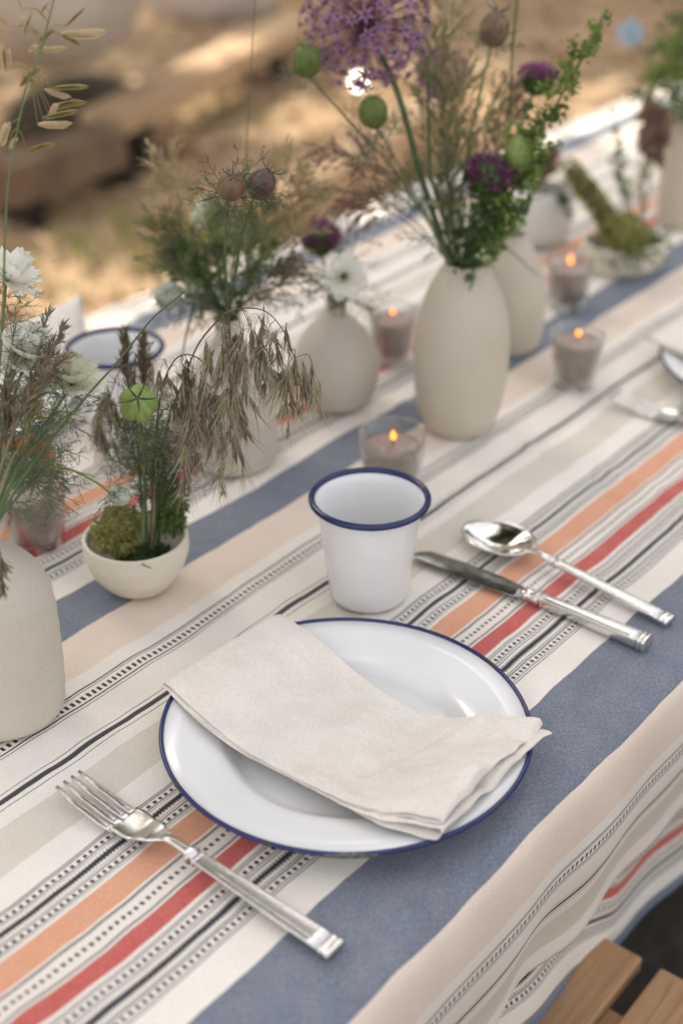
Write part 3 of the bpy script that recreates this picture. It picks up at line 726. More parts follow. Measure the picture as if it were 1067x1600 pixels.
def fork(x0, ytip, label):
    t = Thing('silver_fork', label, 'fork', (x0, ytip - .11, ZT), 'silver forks')
    def zz(y):                                    # curve of the fork face
        s = ytip - y
        pts = [(0, .0105), (.02, .0060), (.045, .0032), (.065, .0042), (.078, .0085), (.09, .0118), (.105, .0112)]
        for (a, za), (b, zb) in zip(pts, pts[1:]):
            if s <= b: f = (s-a)/(b-a); f = f*f*(3-2*f); return za + (zb-za)*f
        return pts[-1][1]
    for k in range(4):
        off = (k - 1.5)*.0066; mb = MB(); secs = []
        for i in range(9):
            f = i/8; y = ytip - .052*f; secs.append(((x0 + off*(.96 + .06*sin(f*pi)), y, ZT + zz(y)), .0011 + .0017*f**.6, .0009 + .0004*f, .7))
        loft(mb, secs); t.part('tine', mb, M_silver)
    mb = MB(); nx = 12; ny = 22; ws = []
    for j in range(ny + 1):
        s = .050 + .040*j/ny; f = j/ny
        w = .0123*(1 - f**2.2) + .0032*f**1.2 if f > .2 else .0123*(1 + .02*f)
        ws.append(w)
        for i in range(nx + 1):
            q = i/nx*2 - 1; y = ytip - s; mb.v.append((x0 + q*w, y, ZT + zz(y) + .0022*q*q*(1 - f*.8) + .0002))
    for j in range(ny):
        for i in range(nx): a = j*(nx+1)+i; mb.f.append((a, a+nx+1, a+nx+2, a+1))
    o = t.part('fork_shoulder', mb, M_silver); solid(o, .0017); 
    mb = MB(); loft(mb, [((x0, ytip - s, ZT + zz(ytip - s) + .0003), w, h, .8) for s, w, h in ((.085, .0042, .0011), (.09, .0034, .0017), (.097, .0031, .0020), (.105, .0036, .0023), (.113, .004, .0025))]); t.part('neck', mb, M_silver)
    handle_parts(t, x0, ytip - .111, .110, (.0105, .0040), .0076, .0021)
    return t
f1 = fork(.4425, .577, 'silver fork with tines up on the red and orange stripes beside the near plate')
copy_tree(f1.o, (1.172, .477, ZT), 'blurred silver fork at the picture edge beside the second plate')
def knife(x0, ytip, label):
    t = Thing('silver_knife', label, 'knife', (x0, ytip - .1, ZT), None)
    mb = MB(); secs = []
    for f, w, h in ((0, .0006, .0005), (.03, .0055, .0007), (.10, .0092, .0008), (.4, .0106, .0009), (.75, .0102, .0011), (.93, .0088, .0014), (1.0, .0045, .0022)):
        secs.append(((x0 - (.0102 - w)*.6, ytip - .107*f, ZT + .0035 + .003*f), w, h, .9))
    loft(mb, secs); t.part('blade', mb, M_blade)
    mb = MB(); loft(mb, [((x0, ytip - s, ZT + .0068), w, h, .8) for s, w, h in ((.103, .0045, .003), (.107, .0062, .0042), (.111, .0062, .0042), (.1125, .005, .0036), (.116, .0066, .0046), (.1185, .0066, .0046), (.120, .0055, .004))]); t.part('bolster', mb, M_silver)
    handle_parts(t, x0, ytip - .119, .094, (.0068, .0062), .0072, .0044)
    return t
knife(.8155, .572, 'silver table knife with its dark polished blade tip beside the white cup')
def spoon(x0, ytip, label):
    t = Thing('silver_spoon', label, 'spoon', (x0, ytip - .1, ZT), None); mb = MB(); na, nr = 36, 9
    L, W = .034, .0245; cy = ytip - L
    for j in range(nr + 1):
        q = j/nr
        for i in range(na):
            a = 2*pi*i/na; wx = W*(1 - .12*sin(a)); x = x0 + q*wx*cos(a); y = cy + q*L*sin(a)
            z = .0105*(q**2.2) - .0 + .0012 + .0025*q*(-sin(a))*.5
            mb.v.append((x, y, ZT + z))
    for j in range(nr):
        for i in range(na): i2 = (i+1) % na; mb.f.append((j*na+i, j*na+i2, (j+1)*na+i2, (j+1)*na+i))
    o = t.part('bowl', mb, mat('spoon_silver', (.8, .79, .77), .1, var=(.7, .69, .67), scale=200, metal=1, bump=.05, bscale=200, dist=.0005), weld=True); solid(o, .0012); 
    mb = MB(); loft(mb, [((x0, cy - L + .006 - s, ZT + z), w, h, .85) for s, z, w, h in ((0, .0112, .0075, .0009), (.006, .0125, .004, .0015), (.016, .013, .0031, .0019), (.03, .0115, .0033, .002))]); t.part('neck', mb, M_silver)
    handle_parts(t, x0, cy - L - .023, .108, (.0112, .0042), .0066, .0021)
    return t
sp_ = spoon(.0, .0, 'silver spoon with round bowl lying beyond the knife')
sp_.o.location = (.8695, .559, ZT) ; sp_.o.rotation_euler = (0, 0, rad(-4.3) + 0)
for ch in sp_.o.children: ch.location = (0, -.1 + 0, 0)

# ------------------------------------------------------------------ pots
def pot(name, label, cat, c, prof, m, inner, group=None, sx=1, ang=0, seg=72):
    """prof: outer (r, z) from the foot to the lip; inner: wall thickness, floor"""
    c = Vector(c); th, dep = inner
    pts = curve([Vector((r, z, 0)) for r, z in prof], 5); out = [(max(0, p.x), p.y) for p in pts]
    ins = [(max(.001, r - th), z) for r, z in out[::-1] if z > dep]
    top = out[-1]; lip = [(top[0] - th*.3, top[1] + th*.35), (top[0] - th*.7, top[1] + th*.35)]
    sd = c.x*7.3 + c.y*3.1
    out = [(r*(1 + .006*sin(z*420 + sd) * (z > .004)), z) for r, z in out]
    full = [(0, .0005)] + [(out[0][0]*.8, .0005)] + out + lip + ins + [(0, dep)]
    t = Thing(name, label, cat, c, group); mb = MB(); mb.lathe(full, seg, c)
    mb.v = [tuple(c + Vector(((p[0]-c.x)*(1 + .014*mnoise.noise(((p[0]-c.x)*26, (p[1]-c.y)*26, (p[2]-c.z)*16 + sd))), (p[1]-c.y)*(1 + .014*mnoise.noise(((p[0]-c.x)*26, (p[1]-c.y)*26, (p[2]-c.z)*16 + sd))), p[2]-c.z))) for p in mb.v]
    if sx != 1:
        R_ = Matrix.Rotation(ang, 3, 'Z'); vs = []
        for p in mb.v:
            d = Vector(p) - c; d.x *= sx; vs.append(tuple(R_ @ d + c))
        mb.v = vs
    t.part('body', mb, m, weld=True); return t
def bxy(x, y): return Vector((x, y, ZT))
VG = 'stoneware vases along the table'
pot('bottle_vase', 'speckled cream bottle vase with sloping shoulder cut off at the front edge', 'vase', bxy(.474, .677), [(.036, 0), (.0405, .004), (.0425, .02), (.0432, .06), (.0425, .085), (.0385, .104), (.030, .118), (.020, .127), (.0135, .134), (.0118, .142), (.0122, .155), (.0135, .162)], M_stone_g, (.003, .01), VG)
pot('planter_bowl', 'small ivory bowl holding moss and drooping grasses', 'bowl', bxy(.645, .719), [(.022, 0), (.0255, .002), (.0335, .012), (.0395, .025), (.0415, .036), (.0412, .044)], M_bowl, (.0034, .008))
pot('bottle_vase', 'grey cream bottle vase with thin neck half hidden behind the drooping grass', 'vase', bxy(.850, .804), [(.036, 0), (.0405, .004), (.042, .02), (.0425, .055), (.040, .075), (.032, .095), (.019, .112), (.0125, .122), (.0115, .130), (.0122, .138)], M_stone_g, (.0028, .01), VG)
pot('bulb_vase', 'round bulb vase with tiny neck holding one white flower and a purple head', 'vase', bxy(.999, .802), [(.024, 0), (.029, .003), (.038, .016), (.0428, .036), (.0405, .056), (.031, .076), (.0175, .091), (.0105, .099), (.0098, .106), (.0102, .110)], M_stone_g, (.0025, .01), VG)
pot('egg_vase', 'tall cream egg shaped vase holding the big purple allium', 'vase', bxy(1.034, .679), [(.028, 0), (.032, .003), (.0395, .022), (.0438, .05), (.0450, .075), (.0428, .105), (.036, .132), (.028, .150), (.0215, .160), (.0195, .165)], M_stone, (.003, .01), VG)
pot('bottle_vase', 'pale cream vase with sloping shoulder directly behind the egg shaped one', 'vase', bxy(1.225, .748), [(.030, 0), (.0345, .003), (.0385, .02), (.0405, .05), (.0385, .075), (.031, .097), (.022, .112), (.0175, .120), (.017, .126)], M_stone, (.003, .01), VG)
pot('white_jar', 'blurred white jar far down the table behind the leafy spike', 'vase', bxy(1.54, .897), [(.028, 0), (.032, .003), (.037, .02), (.0385, .045), (.036, .062), (.034, .068)], M_jar, (.003, .01))
pot('low_planter', 'low oblong cream planter with a mossy branch, far down the table', 'bowl', bxy(1.515, .765), [(.030, 0), (.034, .002), (.039, .012), (.0405, .026), (.0405, .036)], M_bowl, (.004, .012), None, 1.35, rad(-35))
pot('slim_vase', 'slim pale vase at the far end under hanging greenery', 'vase', bxy(1.715, .785), [(.030, 0), (.034, .004), (.0365, .03), (.037, .08), (.034, .12), (.026, .15), (.020, .165), (.0185, .172)], M_stone, (.003, .01), VG)
pot('terracotta_cup', 'terracotta red cup standing behind the dark votive by the bottle vase', 'cup', bxy(.665, .882), [(.022, 0), (.0255, .003), (.030, .025), (.032, .045), (.0325, .054)], M_redglass, (.003, .006))
# chip on the bowl's glaze
mb = MB(); mb.tube([(0.619, 0.685, 0.795), (0.621, 0.683, 0.792), (0.624, 0.680, 0.790)], .0006, .0003, 5)
o = link('glaze_crack', mb.mesh('glaze_crack', M_brown, off=(.645, .719, ZT)), [k for k in COL.objects if k.name == 'planter_bowl'][0])

def votive(c, h, r1, r0, wax, label, lit=True, fl=1.0):
    c = Vector(c); t = Thing('votive_candle', label, 'candle', c, 'votive candles in glass cups')
    th = .0022; mb = MB()
    mb.lathe([(0, 0), (r0*.9, 0), (r0, .0015), (r0 + (r1 - r0)*.5, h*.5), (r1, h - .001), (r1 - th*.5, h), (r1 - th, h - .001), (r0 + (r1-r0)*.5 - th, h*.5), (r0 - th + (r1-r0)*.1, .0085), (r0*.6, .0072), (0, .007)], 56, c)
    t.part('glass_cup', mb, M_glass, weld=True)
    ri = lambda z: r0 + (r1 - r0)*z/h - th - .0009
    mb = MB(); mb.lathe([(0, .0095), (ri(.0095)*.9, .0095), (ri(.012), .011), (ri(wax), wax - .0012), (ri(wax)*.95, wax), (ri(wax)*.8, wax - .0012), (ri(wax)*.3, wax - .002), (0, wax - .0016)], 48, c); w = t.part('wax', mb, M_wax, weld=True)
    mb = MB(); mb.tube([c + Vector((0, 0, wax - .002)), c + Vector((.0004, 0, wax + .003)), c + Vector((.0012, 0, wax + .0065))], .0007, .0006, 5); t.part('wick', mb, M_wick)
    if lit:
        mb = MB(); mb.lathe([(r_*(.7 + .3*fl), wax + .0045 + z_*fl) for r_, z_ in ((0, 0), (.0019, .0013), (.0026, .0031), (.0021, .0055), (.0009, .0080), (0, .0097))], 12, c + Vector((.0008, 0, 0))); t.part('flame', mb, M_flame, weld=True)
    return t
votive((.891, .652, ZT), .059, .0300, .0240, .046, 'lit taupe candle in a clear glass just behind the white cup')
votive((1.186, .640, ZT), .058, .0275, .0215, .048, 'lit taupe candle in a clear glass beside the egg shaped vase, nearest the second plate', True, .85)
votive((1.365, .755, ZT), .058, .0275, .0215, .046, 'lit taupe candle further back, in front of the low oblong planter', True, 1.25)
votive((1.121, .824, ZT), .058, .0275, .0215, .046, 'lit taupe candle between the bulb vase and the egg shaped vase', True, .6)
votive((.636, .834, ZT), .062, .0315, .0255, .050, 'dark taupe candle in a glass between bottle vase and bowl', False)

# ------------------------------------------------------------------ flowers, grasses, foliage
def stem_thing(name, label, cat, pts, r0, r1, m, group=None, n=8, sides=6):
    t = Thing(name, label, cat, pts[0], group); c = curve(pts, n)
    mb = MB(); mb.tube(c, r0, r1, sides); t.part('stem', mb, m); t.c = c; return t
def thread(mb, p, d, L, r, rr=.00032, depth=2, droop=.1):
    """a love-in-a-mist leaf: a hair-thin rib that forks into hair-thin tips"""
    d = Vector(d).normalized(); q = [Vector(p)]; dd = d.copy(); n = 4
    for i in range(n):
        dd = (dd + rv(.16, r) - Vector((0, 0, droop*.3))).normalized(); q.append(q[-1] + dd*(L/n))
    mb.tube(q, rr, rr*.45, 3, cap=False)
    if depth:
        for i in range(1, n):
            for s in (-1, 1):
                sd = (q[i+1] - q[i]).normalized(); ax = unit(r); o = sd.cross(ax).normalized()
                thread(mb, q[i], sd*.75 + o*.75, L*r.uniform(.3, .5)*(1 - .13*i), r, rr*.75, depth - 1, droop)
def sprigs(t, specs, m, seed, name='thread_foliage', rr=.00032, depth=2):
    r = random.Random(seed); mb = MB()
    for f, n, L in specs:                          # fraction of the stem, leaves there, length
        for _ in range(n):
            g = min(.999, max(0, f + r.uniform(-.05, .05)))*(len(t.c) - 1); i = int(g); p = t.c[i].lerp(t.c[i+1], g - i)
            d = (t.c[i+1] - t.c[i]).normalized(); o = d.cross(unit(r)).normalized()
            thread(mb, p, d*r.uniform(.2, .9) + o, L*r.uniform(.7, 1.2), r, rr, depth)
    return t.part(name, mb, m)

# white love-in-a-mist -------------------------------------------------
def petal_mesh(m, name, L, W, cup, seed):
    r = random.Random(seed); mb = MB(); nu, nv = 6, 6; vs = []
    for j in range(nv + 1):
        f = j/nv; w = W*(.22 + .78*sin(min(1, f*1.15)*pi*.62)**1.2)*.5
        for i in range(nu + 1):
            q = i/nu*2 - 1
            x = L*f; tip = 0
            if j == nv: tip = L*(.13*(1 if i % 2 else -.3)*(1 - .35*abs(q)) - .12*q*q)
            vs.append((q*w, x + tip - L*.08*q*q*f, cup*L*f*f + .10*L*q*q*sin(f*pi) + .02*L*sin(q*9 + seed)*f))
    mb.add(vs, [(j*(nu+1)+i, j*(nu+1)+i+1, (j+1)*(nu+1)+i+1, (j+1)*(nu+1)+i) for j in range(nv) for i in range(nu)])
    return mb.mesh(name, m)
PET = [petal_mesh(M_petal, 'petal', .0205, .0125, c, k) for k, c in enumerate((.16, .34, .6))]
PETG = [petal_mesh(M_petalg, 'petal', .0205, .0125, c, k) for k, c in enumerate((.16, .34, .6))]
def carpel_mesh():
    mb = MB(); mb.tube([(0, 0, 0), (.0008, 0, .004), (.0012, 0, .008), (.0026, 0, .0125), (.0038, 0, .0145)], 0, 0, 6, rfun=lambda f: .0016*(1 - f*.78)); return mb.mesh('carpel', M_centre)
CARP = carpel_mesh()
def nigella(label, pts, nrm, size, seed, petset=None, group='white love in a mist flowers', stem=M_stem, sr=.0011, sprig=None, stamens=True, opened=1.0):
    r = random.Random(seed); t = stem_thing('white_flower', label, 'flower', pts, sr, sr*.8, stem, group)
    c = Vector(pts[-1]); F_ = frame(nrm, c, r.uniform(0, 6), size)
    ps = petset or PET
    for k in range(3):
        n = (8, 8, 6)[k]
        for i in range(n):
            a = 2*pi*(i + .5*k)/n + r.uniform(-.1, .1); el = (.02, .28, .62)[k] / opened + r.uniform(-.07, .07)
            t.inst('petal', ps[k], F_ @ Matrix.Translation((0, 0, .0012*k)) @ Matrix.Rotation(a, 4, 'Z') @ Matrix.Rotation(el, 4, 'X') @ Matrix.Diagonal((1, (1.08, .95, .72)[k], 1, 1)))
    for i in range(5): t.inst('carpel', CARP, F_ @ Matrix.Translation((.0006, 0, .001)) @ Matrix.Rotation(2*pi*i/5, 4, 'Z'))
    if stamens:
        mb = MB()
        for i in range(26):
            a = r.uniform(0, 2*pi); q = r.uniform(.003, .0065); p0 = F_ @ Vector((cos(a)*.001, sin(a)*.001, .001)); p1 = F_ @ Vector((cos(a)*q, sin(a)*q, r.uniform(.004, .008)))
            mb.tube([p0, p0.lerp(p1, .6) + rv(.0005, r), p1], .00018, .00018, 3); mb.ell(p1, .0005, .0005, .0007, nu=5, nv=4)
        t.part('stamens', mb, M_centre)
    mb = MB()
    for i in range(7):
        a = 2*pi*i/7; d = F_.to_3x3() @ Vector((cos(a), sin(a), -.05)); thread(mb, c - Vector(nrm).normalized()*.001, d, .024*size, r, .0003, 2, .0)
    t.part('bracts', mb, M_thread)
    if sprig: sprigs(t, sprig, M_thread, seed + 5)
    return t
# pods -------------------------------------------------------------------
def style_mesh(m, L=.009):
    mb = MB(); mb.tube([(0, 0, 0), (L*.45, 0, L*.12), (L*.8, 0, L*.34), (L, 0, L*.62)], .00075, .00025, 5); return mb.mesh('style', m)
STY = style_mesh(M_stem); STYD = style_mesh(M_threadd, .011)
def pod(label, pts, nrm, rad_, m, seed, cat='seed pod', name='seed_pod', stem=M_stem, sty=None, sprig=None, bract=True, bm=None, long=1.12, group='love in a mist seed pods', sr=.0011, blen=1.0):
    r = random.Random(seed); t = stem_thing(name, label, cat, pts, sr, sr*.8, stem, group)
    c = Vector(pts[-1]); nrm = Vector(nrm).normalized(); F_ = frame(nrm, c, r.uniform(0, 1.2)); mb = MB()
    ctr = c + nrm*rad_*.9
    M3 = F_.to_3x3()
    mb.ell(ctr, rad_, rad_, rad_*long, M=M3, nu=50, nv=18, fn=lambda ph, th: 1 - .16*(1 - abs(sin(2.5*ph)))**2.2 * (.4 + .6*sin(th)) + (0))
    t.part('capsule', mb, m, weld=True)
    rid = MB()
    for i in range(5):
        a = 2*pi*(i + .5)/5 + .0; pl = []
        for k in range(9):
            th = .25 + (pi - .5)*k/8; pl.append(ctr + M3 @ Vector((sin(th)*cos(a)*rad_*1.005, sin(th)*sin(a)*rad_*1.005, cos(th)*rad_*long)))
        rid.tube(pl, .0002, .0002, 4)
    t.part('ribs', rid, stem)
    top = ctr + nrm*rad_*long*.93
    for i in range(5): t.inst('style', sty or STY, frame(nrm, top, 0, rad_/.0118) @ Matrix.Rotation(2*pi*i/5 + F_.to_euler().z, 4, 'Z'))
    if bract:
        mb = MB()
        for i in range(9):
            a = 2*pi*i/9 + r.uniform(-.2, .2); d = M3 @ Vector((cos(a), sin(a), r.uniform(-.15, .55))); thread(mb, c, d, .027*blen*r.uniform(.8, 1.25), r, .0003, 2, 0)
        t.part('bracts', mb, bm or M_thread)
    if sprig: sprigs(t, sprig, M_thread, seed + 9)
    return t
# drooping brome ---------------------------------------------------------
def spikelet_mesh(name, m, seed, L=.021, awn=.015, nl=11):
    r = random.Random(seed); mb = MB(); aw = MB()
    for i in range(nl):
        f = i/(nl - 1); s = 1 if i % 2 else -1; z = -L*.60*f; ang = s*r.uniform(.10, .36) + r.uniform(-.05, .05); a2 = r.uniform(-.26, .26)
        d = Vector((sin(ang), a2, -cos(ang))).normalized(); p = Vector((s*.0004, 0, z)); l = L*.50*r.uniform(.85, 1.15)
        mb.leaf(p, d, (0, 1, .1*s), l, .0016, 0, .25, 2)
        e = p + d*l; aw.tube([p + d*l*.72, e + d*awn*.45 + Vector((s*.0005, 0, 0)), e + d*awn + Vector((s*.0020, a2*.004, 0))], .00024, .00008, 3, cap=False)
    n = len(mb.f); mb.add(aw.v, aw.f); me = mb.mesh(name, m); me.materials.append(M_awn)
    for k in range(n, len(me.polygons)): me.polygons[k].material_index = 1
    return me
M_awn = leafmat('pale_awn', (.50, .43, .30), (.62, .55, .41), tr=.3)
SPK = [spikelet_mesh('spikelet', M_brome, 1), spikelet_mesh('spikelet', M_bromeg, 2, .020, .015), spikelet_mesh('spikelet', M_brome, 3, .023, .013, 13), spikelet_mesh('spikelet', M_bromeg, 4, .018, .013, 9)]
def brome(label, pts, hang, seed, mix=(0, 1, 2, 3), size=1.0, group='drooping brome grass stems', stem=M_brown):
    """hang: list of (fraction along the stem, spikelet chain points) - each branchlet carries hanging spikelets"""
    r = random.Random(seed); t = stem_thing('brome_grass', label, 'grass stem', pts, .00085, .00035, stem, group, 10)
    mb = MB()
    for f, target, n, spread in hang:
        g = min(.999, f)*(len(t.c) - 1); i = int(g); p0 = t.c[i].lerp(t.c[i+1], g - i); tg = Vector(target)
        mid = p0.lerp(tg, .45) + Vector((0, 0, .012)) + rv(.004, r); br = curve([p0, mid, tg], 8); mb.tube(br, .00028, .00015, 4, cap=False)
        for k in range(n):
            h = .35 + .65*(k + r.random())/n; gi = min(.999, h)*(len(br) - 1); q = br[int(gi)].lerp(br[int(gi)+1], gi - int(gi)) if int(gi)+1 < len(br) else br[-1]
            e = q + Vector((r.gauss(0, spread), r.gauss(0, spread), -abs(r.gauss(.006, .005))))
            mb.tube([q, q.lerp(e, .5) + Vector((0, 0, .002)), e], .00016, .00012, 3, cap=False)
            out = Vector((e.x - p0.x, e.y - p0.y, 0)); tilt = Vector((r.gauss(0, .22), r.gauss(0, .22), 1)) - out.normalized()*.12 if out.length > 1e-4 else Vector((r.gauss(0, .22), r.gauss(0, .22), 1))
            t.inst('spikelet', SPK[mix[r.randrange(len(mix))]], frame(tilt, e, r.uniform(0, 6.28), size*r.uniform(.75, 1.12)))
    t.part('branchlets', mb, stem)
    return t
# oat like heads -----------------------------------------------------------
def oat_mesh(name, m, L, W):
    mb = MB()
    for k in range(5):
        f = k/5; s = 1 if k % 2 else -1
        mb.leaf((s*W*.12, 0, L*f*.55), (s*.10, .03, 1), (0, 1, 0), L*.52, W*.8, .0, .3, 3); mb.leaf((s*W*.12, 0, L*f*.55), (s*.10, -.03, 1), (0, -1, 0), L*.5, W*.8, .0, .3, 3)
    return mb.mesh(name, m)
OAT = [oat_mesh('spikelet', M_oatg, .021, .0034), oat_mesh('spikelet', M_oat, .012, .0030), oat_mesh('spikelet', M_oatg, .018, .0030), oat_mesh('spikelet', M_oat, .019, .0032)]
def oat(label, pts, spk, m=M_stem):
    """spk: (fraction, base point, tip direction point, mesh)"""
    t = stem_thing('oat_grass', label, 'grass stem', pts, .0010, .0005, m, None, 10); mb = MB()
    for f, b, e, k in spk:
        g = min(.999, f)*(len(t.c) - 1); i = int(g); p0 = t.c[i].lerp(t.c[i+1], g - i); b, e = Vector(b), Vector(e); d = e - b
        mb.tube(curve([p0, p0.lerp(b, .5) + Vector((0, 0, .004)), b], 5), .0004, .00022, 4, cap=False)
        L = (.021, .012, .018, .019)[k]; t.inst('spikelet', OAT[k], frame(d, b, 1.2*k, d.length/L))
    t.part('branchlets', mb, M_oatg); return t
# plumes ---------------------------------------------------------------------
def plume(label, pts, m, seed, L=.05, n=26, start=.45, spread=.6, grain=.0045, group='feathery plume grasses', name='plume_grass', stem=None, gw=.0011, droop=.25, up=.8):
    r = random.Random(seed); t = stem_thing(name, label, 'grass stem', pts, .0008, .0003, stem or m, group, 8); mb = MB()
    for k in range(n):
        f = start + (1 - start)*(k + r.random())/n; g = min(.999, f)*(len(t.c) - 1); i = int(g); p = t.c[i].lerp(t.c[i+1], g - i)
        d = (t.c[i+1] - t.c[i]).normalized(); o = d.cross(unit(r)).normalized(); l = L*(1 - .55*(f - start)/(1 - start))*r.uniform(.6, 1.1)
        q = [p]; dd = (d*up + o*spread).normalized()
        for s in range(5): dd = (dd + Vector((0, 0, -droop*.12)) + rv(.07, r)).normalized(); q.append(q[-1] + dd*l/5)
        mb.tube(q, .00025, .00012, 3, cap=False)
        for s in range(2, 6):
            for _ in range(3):
                a = q[s].lerp(q[s-1], r.random()); ww = (q[s] - q[s-1]).normalized()
                mb.leaf(a, ww + rv(.55, r), unit(r), grain*r.uniform(.7, 1.3), gw, .05, .15, 2)
    t.part('panicle', mb, m); return t
# heads ----------------------------------------------------------------------
def scabious(label, pts, nrm, rad_, m, seed, inv=M_leafd, group='purple scabious heads', sr=.0014, stem=M_stemd, sprig=None):
    r = random.Random(seed); t = stem_thing('scabious_flower', label, 'flower', pts, sr, sr*.9, stem, group)
    nrm = Vector(nrm).normalized(); c = Vector(pts[-1]); M3 = frame(nrm).to_3x3(); mb = MB()
    for i in range(230):
        v = unit(r)
        if v.z < .05: v.z = abs(v.z)*.5 + .05; v.normalize()
        p = c + M3 @ Vector((v.x*rad_, v.y*rad_, v.z*rad_*.75 + rad_*.25))
        d = M3 @ (v + rv(.25, r) + Vector((0, 0, .35)))
        mb.leaf(p - d.normalized()*rad_*.25, d, unit(r), rad_*.52*r.uniform(.7, 1.25), rad_*.17, .1, .3, 2)
    t.part('florets', mb, m)
    mb = MB(); mb.ell(c + nrm*rad_*.1, rad_*.85, rad_*.85, rad_*.8, M=M3, nu=18, nv=10); 
    for i in range(46):
        a = r.uniform(0, 6.28); h = r.uniform(-.7, .25); v = Vector((cos(a)*math.sqrt(1 - h*h), sin(a)*math.sqrt(1 - h*h), h)); d = M3 @ Vector((v.x*.5, v.y*.5, 1))
        mb.leaf(c + M3 @ (v*rad_*.86), d, M3 @ v, rad_*.5, rad_*.24, -.1, .2, 2)
    t.part('involucre', mb, inv)
    if sprig: sprigs(t, sprig, M_thread, seed + 3)
    return t
def floret_mesh():
    mb = MB()
    for i in range(6):
        a = 2*pi*i/6; mb.leaf((0, 0, 0), (cos(a), sin(a), .35), (0, 0, 1), .0068, .0023, .1, .2, 2)
    return mb.mesh('floret', M_purple)
def ovary_mesh():
    mb = MB(); mb.ell((0, 0, .0008), .0013, .0013, .0014, nu=7, nv=5); return mb.mesh('ovary', M_leafd)
FLO, OVA = floret_mesh(), ovary_mesh()
def allium(label, pts, rad_, n, seed, sr=.0024, ov=True, n2=0):
    r = random.Random(seed); t = stem_thing('purple_allium', label, 'flower', pts, sr*1.25, sr, M_stemd, 'purple alliums', 10, 10)
    c = Vector(pts[-1]); mb = MB(); ga = pi*(3 - math.sqrt(5))
    for i in range(n):
        z = 1 - 2*(i + .5)/n; q = math.sqrt(1 - z*z); v = (Vector((cos(ga*i)*q, sin(ga*i)*q, z)) + rv(.13, r)).normalized(); l = rad_*r.uniform(.82, 1.04)
        p = c + v*l; mb.tube([c + v*.003, c + v*l*.5 + rv(.001, r), p], .00042, .00035, 3, cap=False)
        fl = t.inst('floret', FLO, frame(v + rv(.3, r), p, r.uniform(0, 6), r.uniform(1.0, 1.45)))
        if ov: o = link('ovary', OVA, fl)
    t.part('pedicels', mb, M_wine)
    mb = MB(); mb.ell(c, .005, .005, .005, nu=12, nv=8); t.part('umbel_core', mb, M_wine, weld=True)
    return t
def cluster_mesh(name, m, n, s, seed, w=.0042):
    r = random.Random(seed); mb = MB()
    for i in range(n):
        v = unit(r); p = v*s*r.uniform(.3, 1); mb.leaf(p, v + rv(.6, r), unit(r), w*r.uniform(.7, 1.3), w*.85, .15, .15, 2)
    return mb.mesh(name, m)
CLU = [cluster_mesh('leaf_cluster', M_leaf, 26, .008, 1), cluster_mesh('leaf_cluster', M_leafd, 24, .008, 2), cluster_mesh('leaf_cluster', M_leaf, 20, .0065, 3)]
def leafy(label, pts, seed, n=24, start=.25, spread=.010, size=1.0, name='leafy_spike', mix=(0, 1, 2), group='leafy green spikes'):
    r = random.Random(seed); t = stem_thing(name, label, 'foliage', pts, .0016, .0006, M_stemd, group, 8)
    for k in range(n):
        f = start + (1 - start)*(k + r.random())/n; g = min(.999, f)*(len(t.c) - 1); i = int(g); p = t.c[i].lerp(t.c[i+1], g - i)
        s = size*(1.15 - .65*(f - start)/(1 - start)); t.inst('leaf_cluster', CLU[mix[r.randrange(len(mix))]], frame(unit(r), p + rv(spread*s, r), r.uniform(0, 6), s*r.uniform(.8, 1.2)))
    return t
def blades(name, label, cat, base_pts, m, seed, group=None):
    """one sprig of long leaves: list of (point list, width)"""
    t = Thing(name, label, cat, base_pts[0][0][0], group)
    for pts, w in base_pts:
        c = curve(pts, 6); mb = MB(); n = len(c); vs, fs = [], []
        for i, p in enumerate(c):
            d = (c[min(i+1, n-1)] - c[max(i-1, 0)]).normalized(); s = d.cross(Vector((.62, -.78, .3))).normalized(); q = w/2*sin(pi*(.12 + .88*(1 - i/(n-1)))**.9) if i < n-1 else 0
            nn = s.cross(d)*q*.35; vs += [p - s*q + nn, p, p + s*q + nn]
        for i in range(n - 1):
            a = 3*i; fs += [(a, a+1, a+4, a+3), (a+1, a+2, a+5, a+4)]
        mb.add(vs, fs); t.part('leaf', mb, m)
    return t
def moss(label, c, r3, m, seed, n=900, w=.0042):
    r = random.Random(seed); t = Thing('moss_clump', label, 'moss', c, None); c = Vector(c); mb = MB(); mb.ell(c, r3[0]*.62, r3[1]*.62, r3[2]*.62, nu=14, nv=9); t.part('cushion', mb, m, weld=True)
    mb = MB()
    for i in range(n):
        v = unit(r); k = (.66 + .60*(.5 + mnoise.noise(v*3.4 + Vector((seed, 0, 0))))) ; p = c + Vector((v.x*r3[0], v.y*r3[1], v.z*r3[2]))*k
        mb.leaf(p, v + rv(.8, r), unit(r), w*r.uniform(.6, 1.3), w*.6, .25, .2, 2)
    o = t.part('fronds', mb, m); return t
UP = Vector((0, 0, 1)); CAMW = Vector((-.62, -.55, .55))       # roughly towards the diners' side

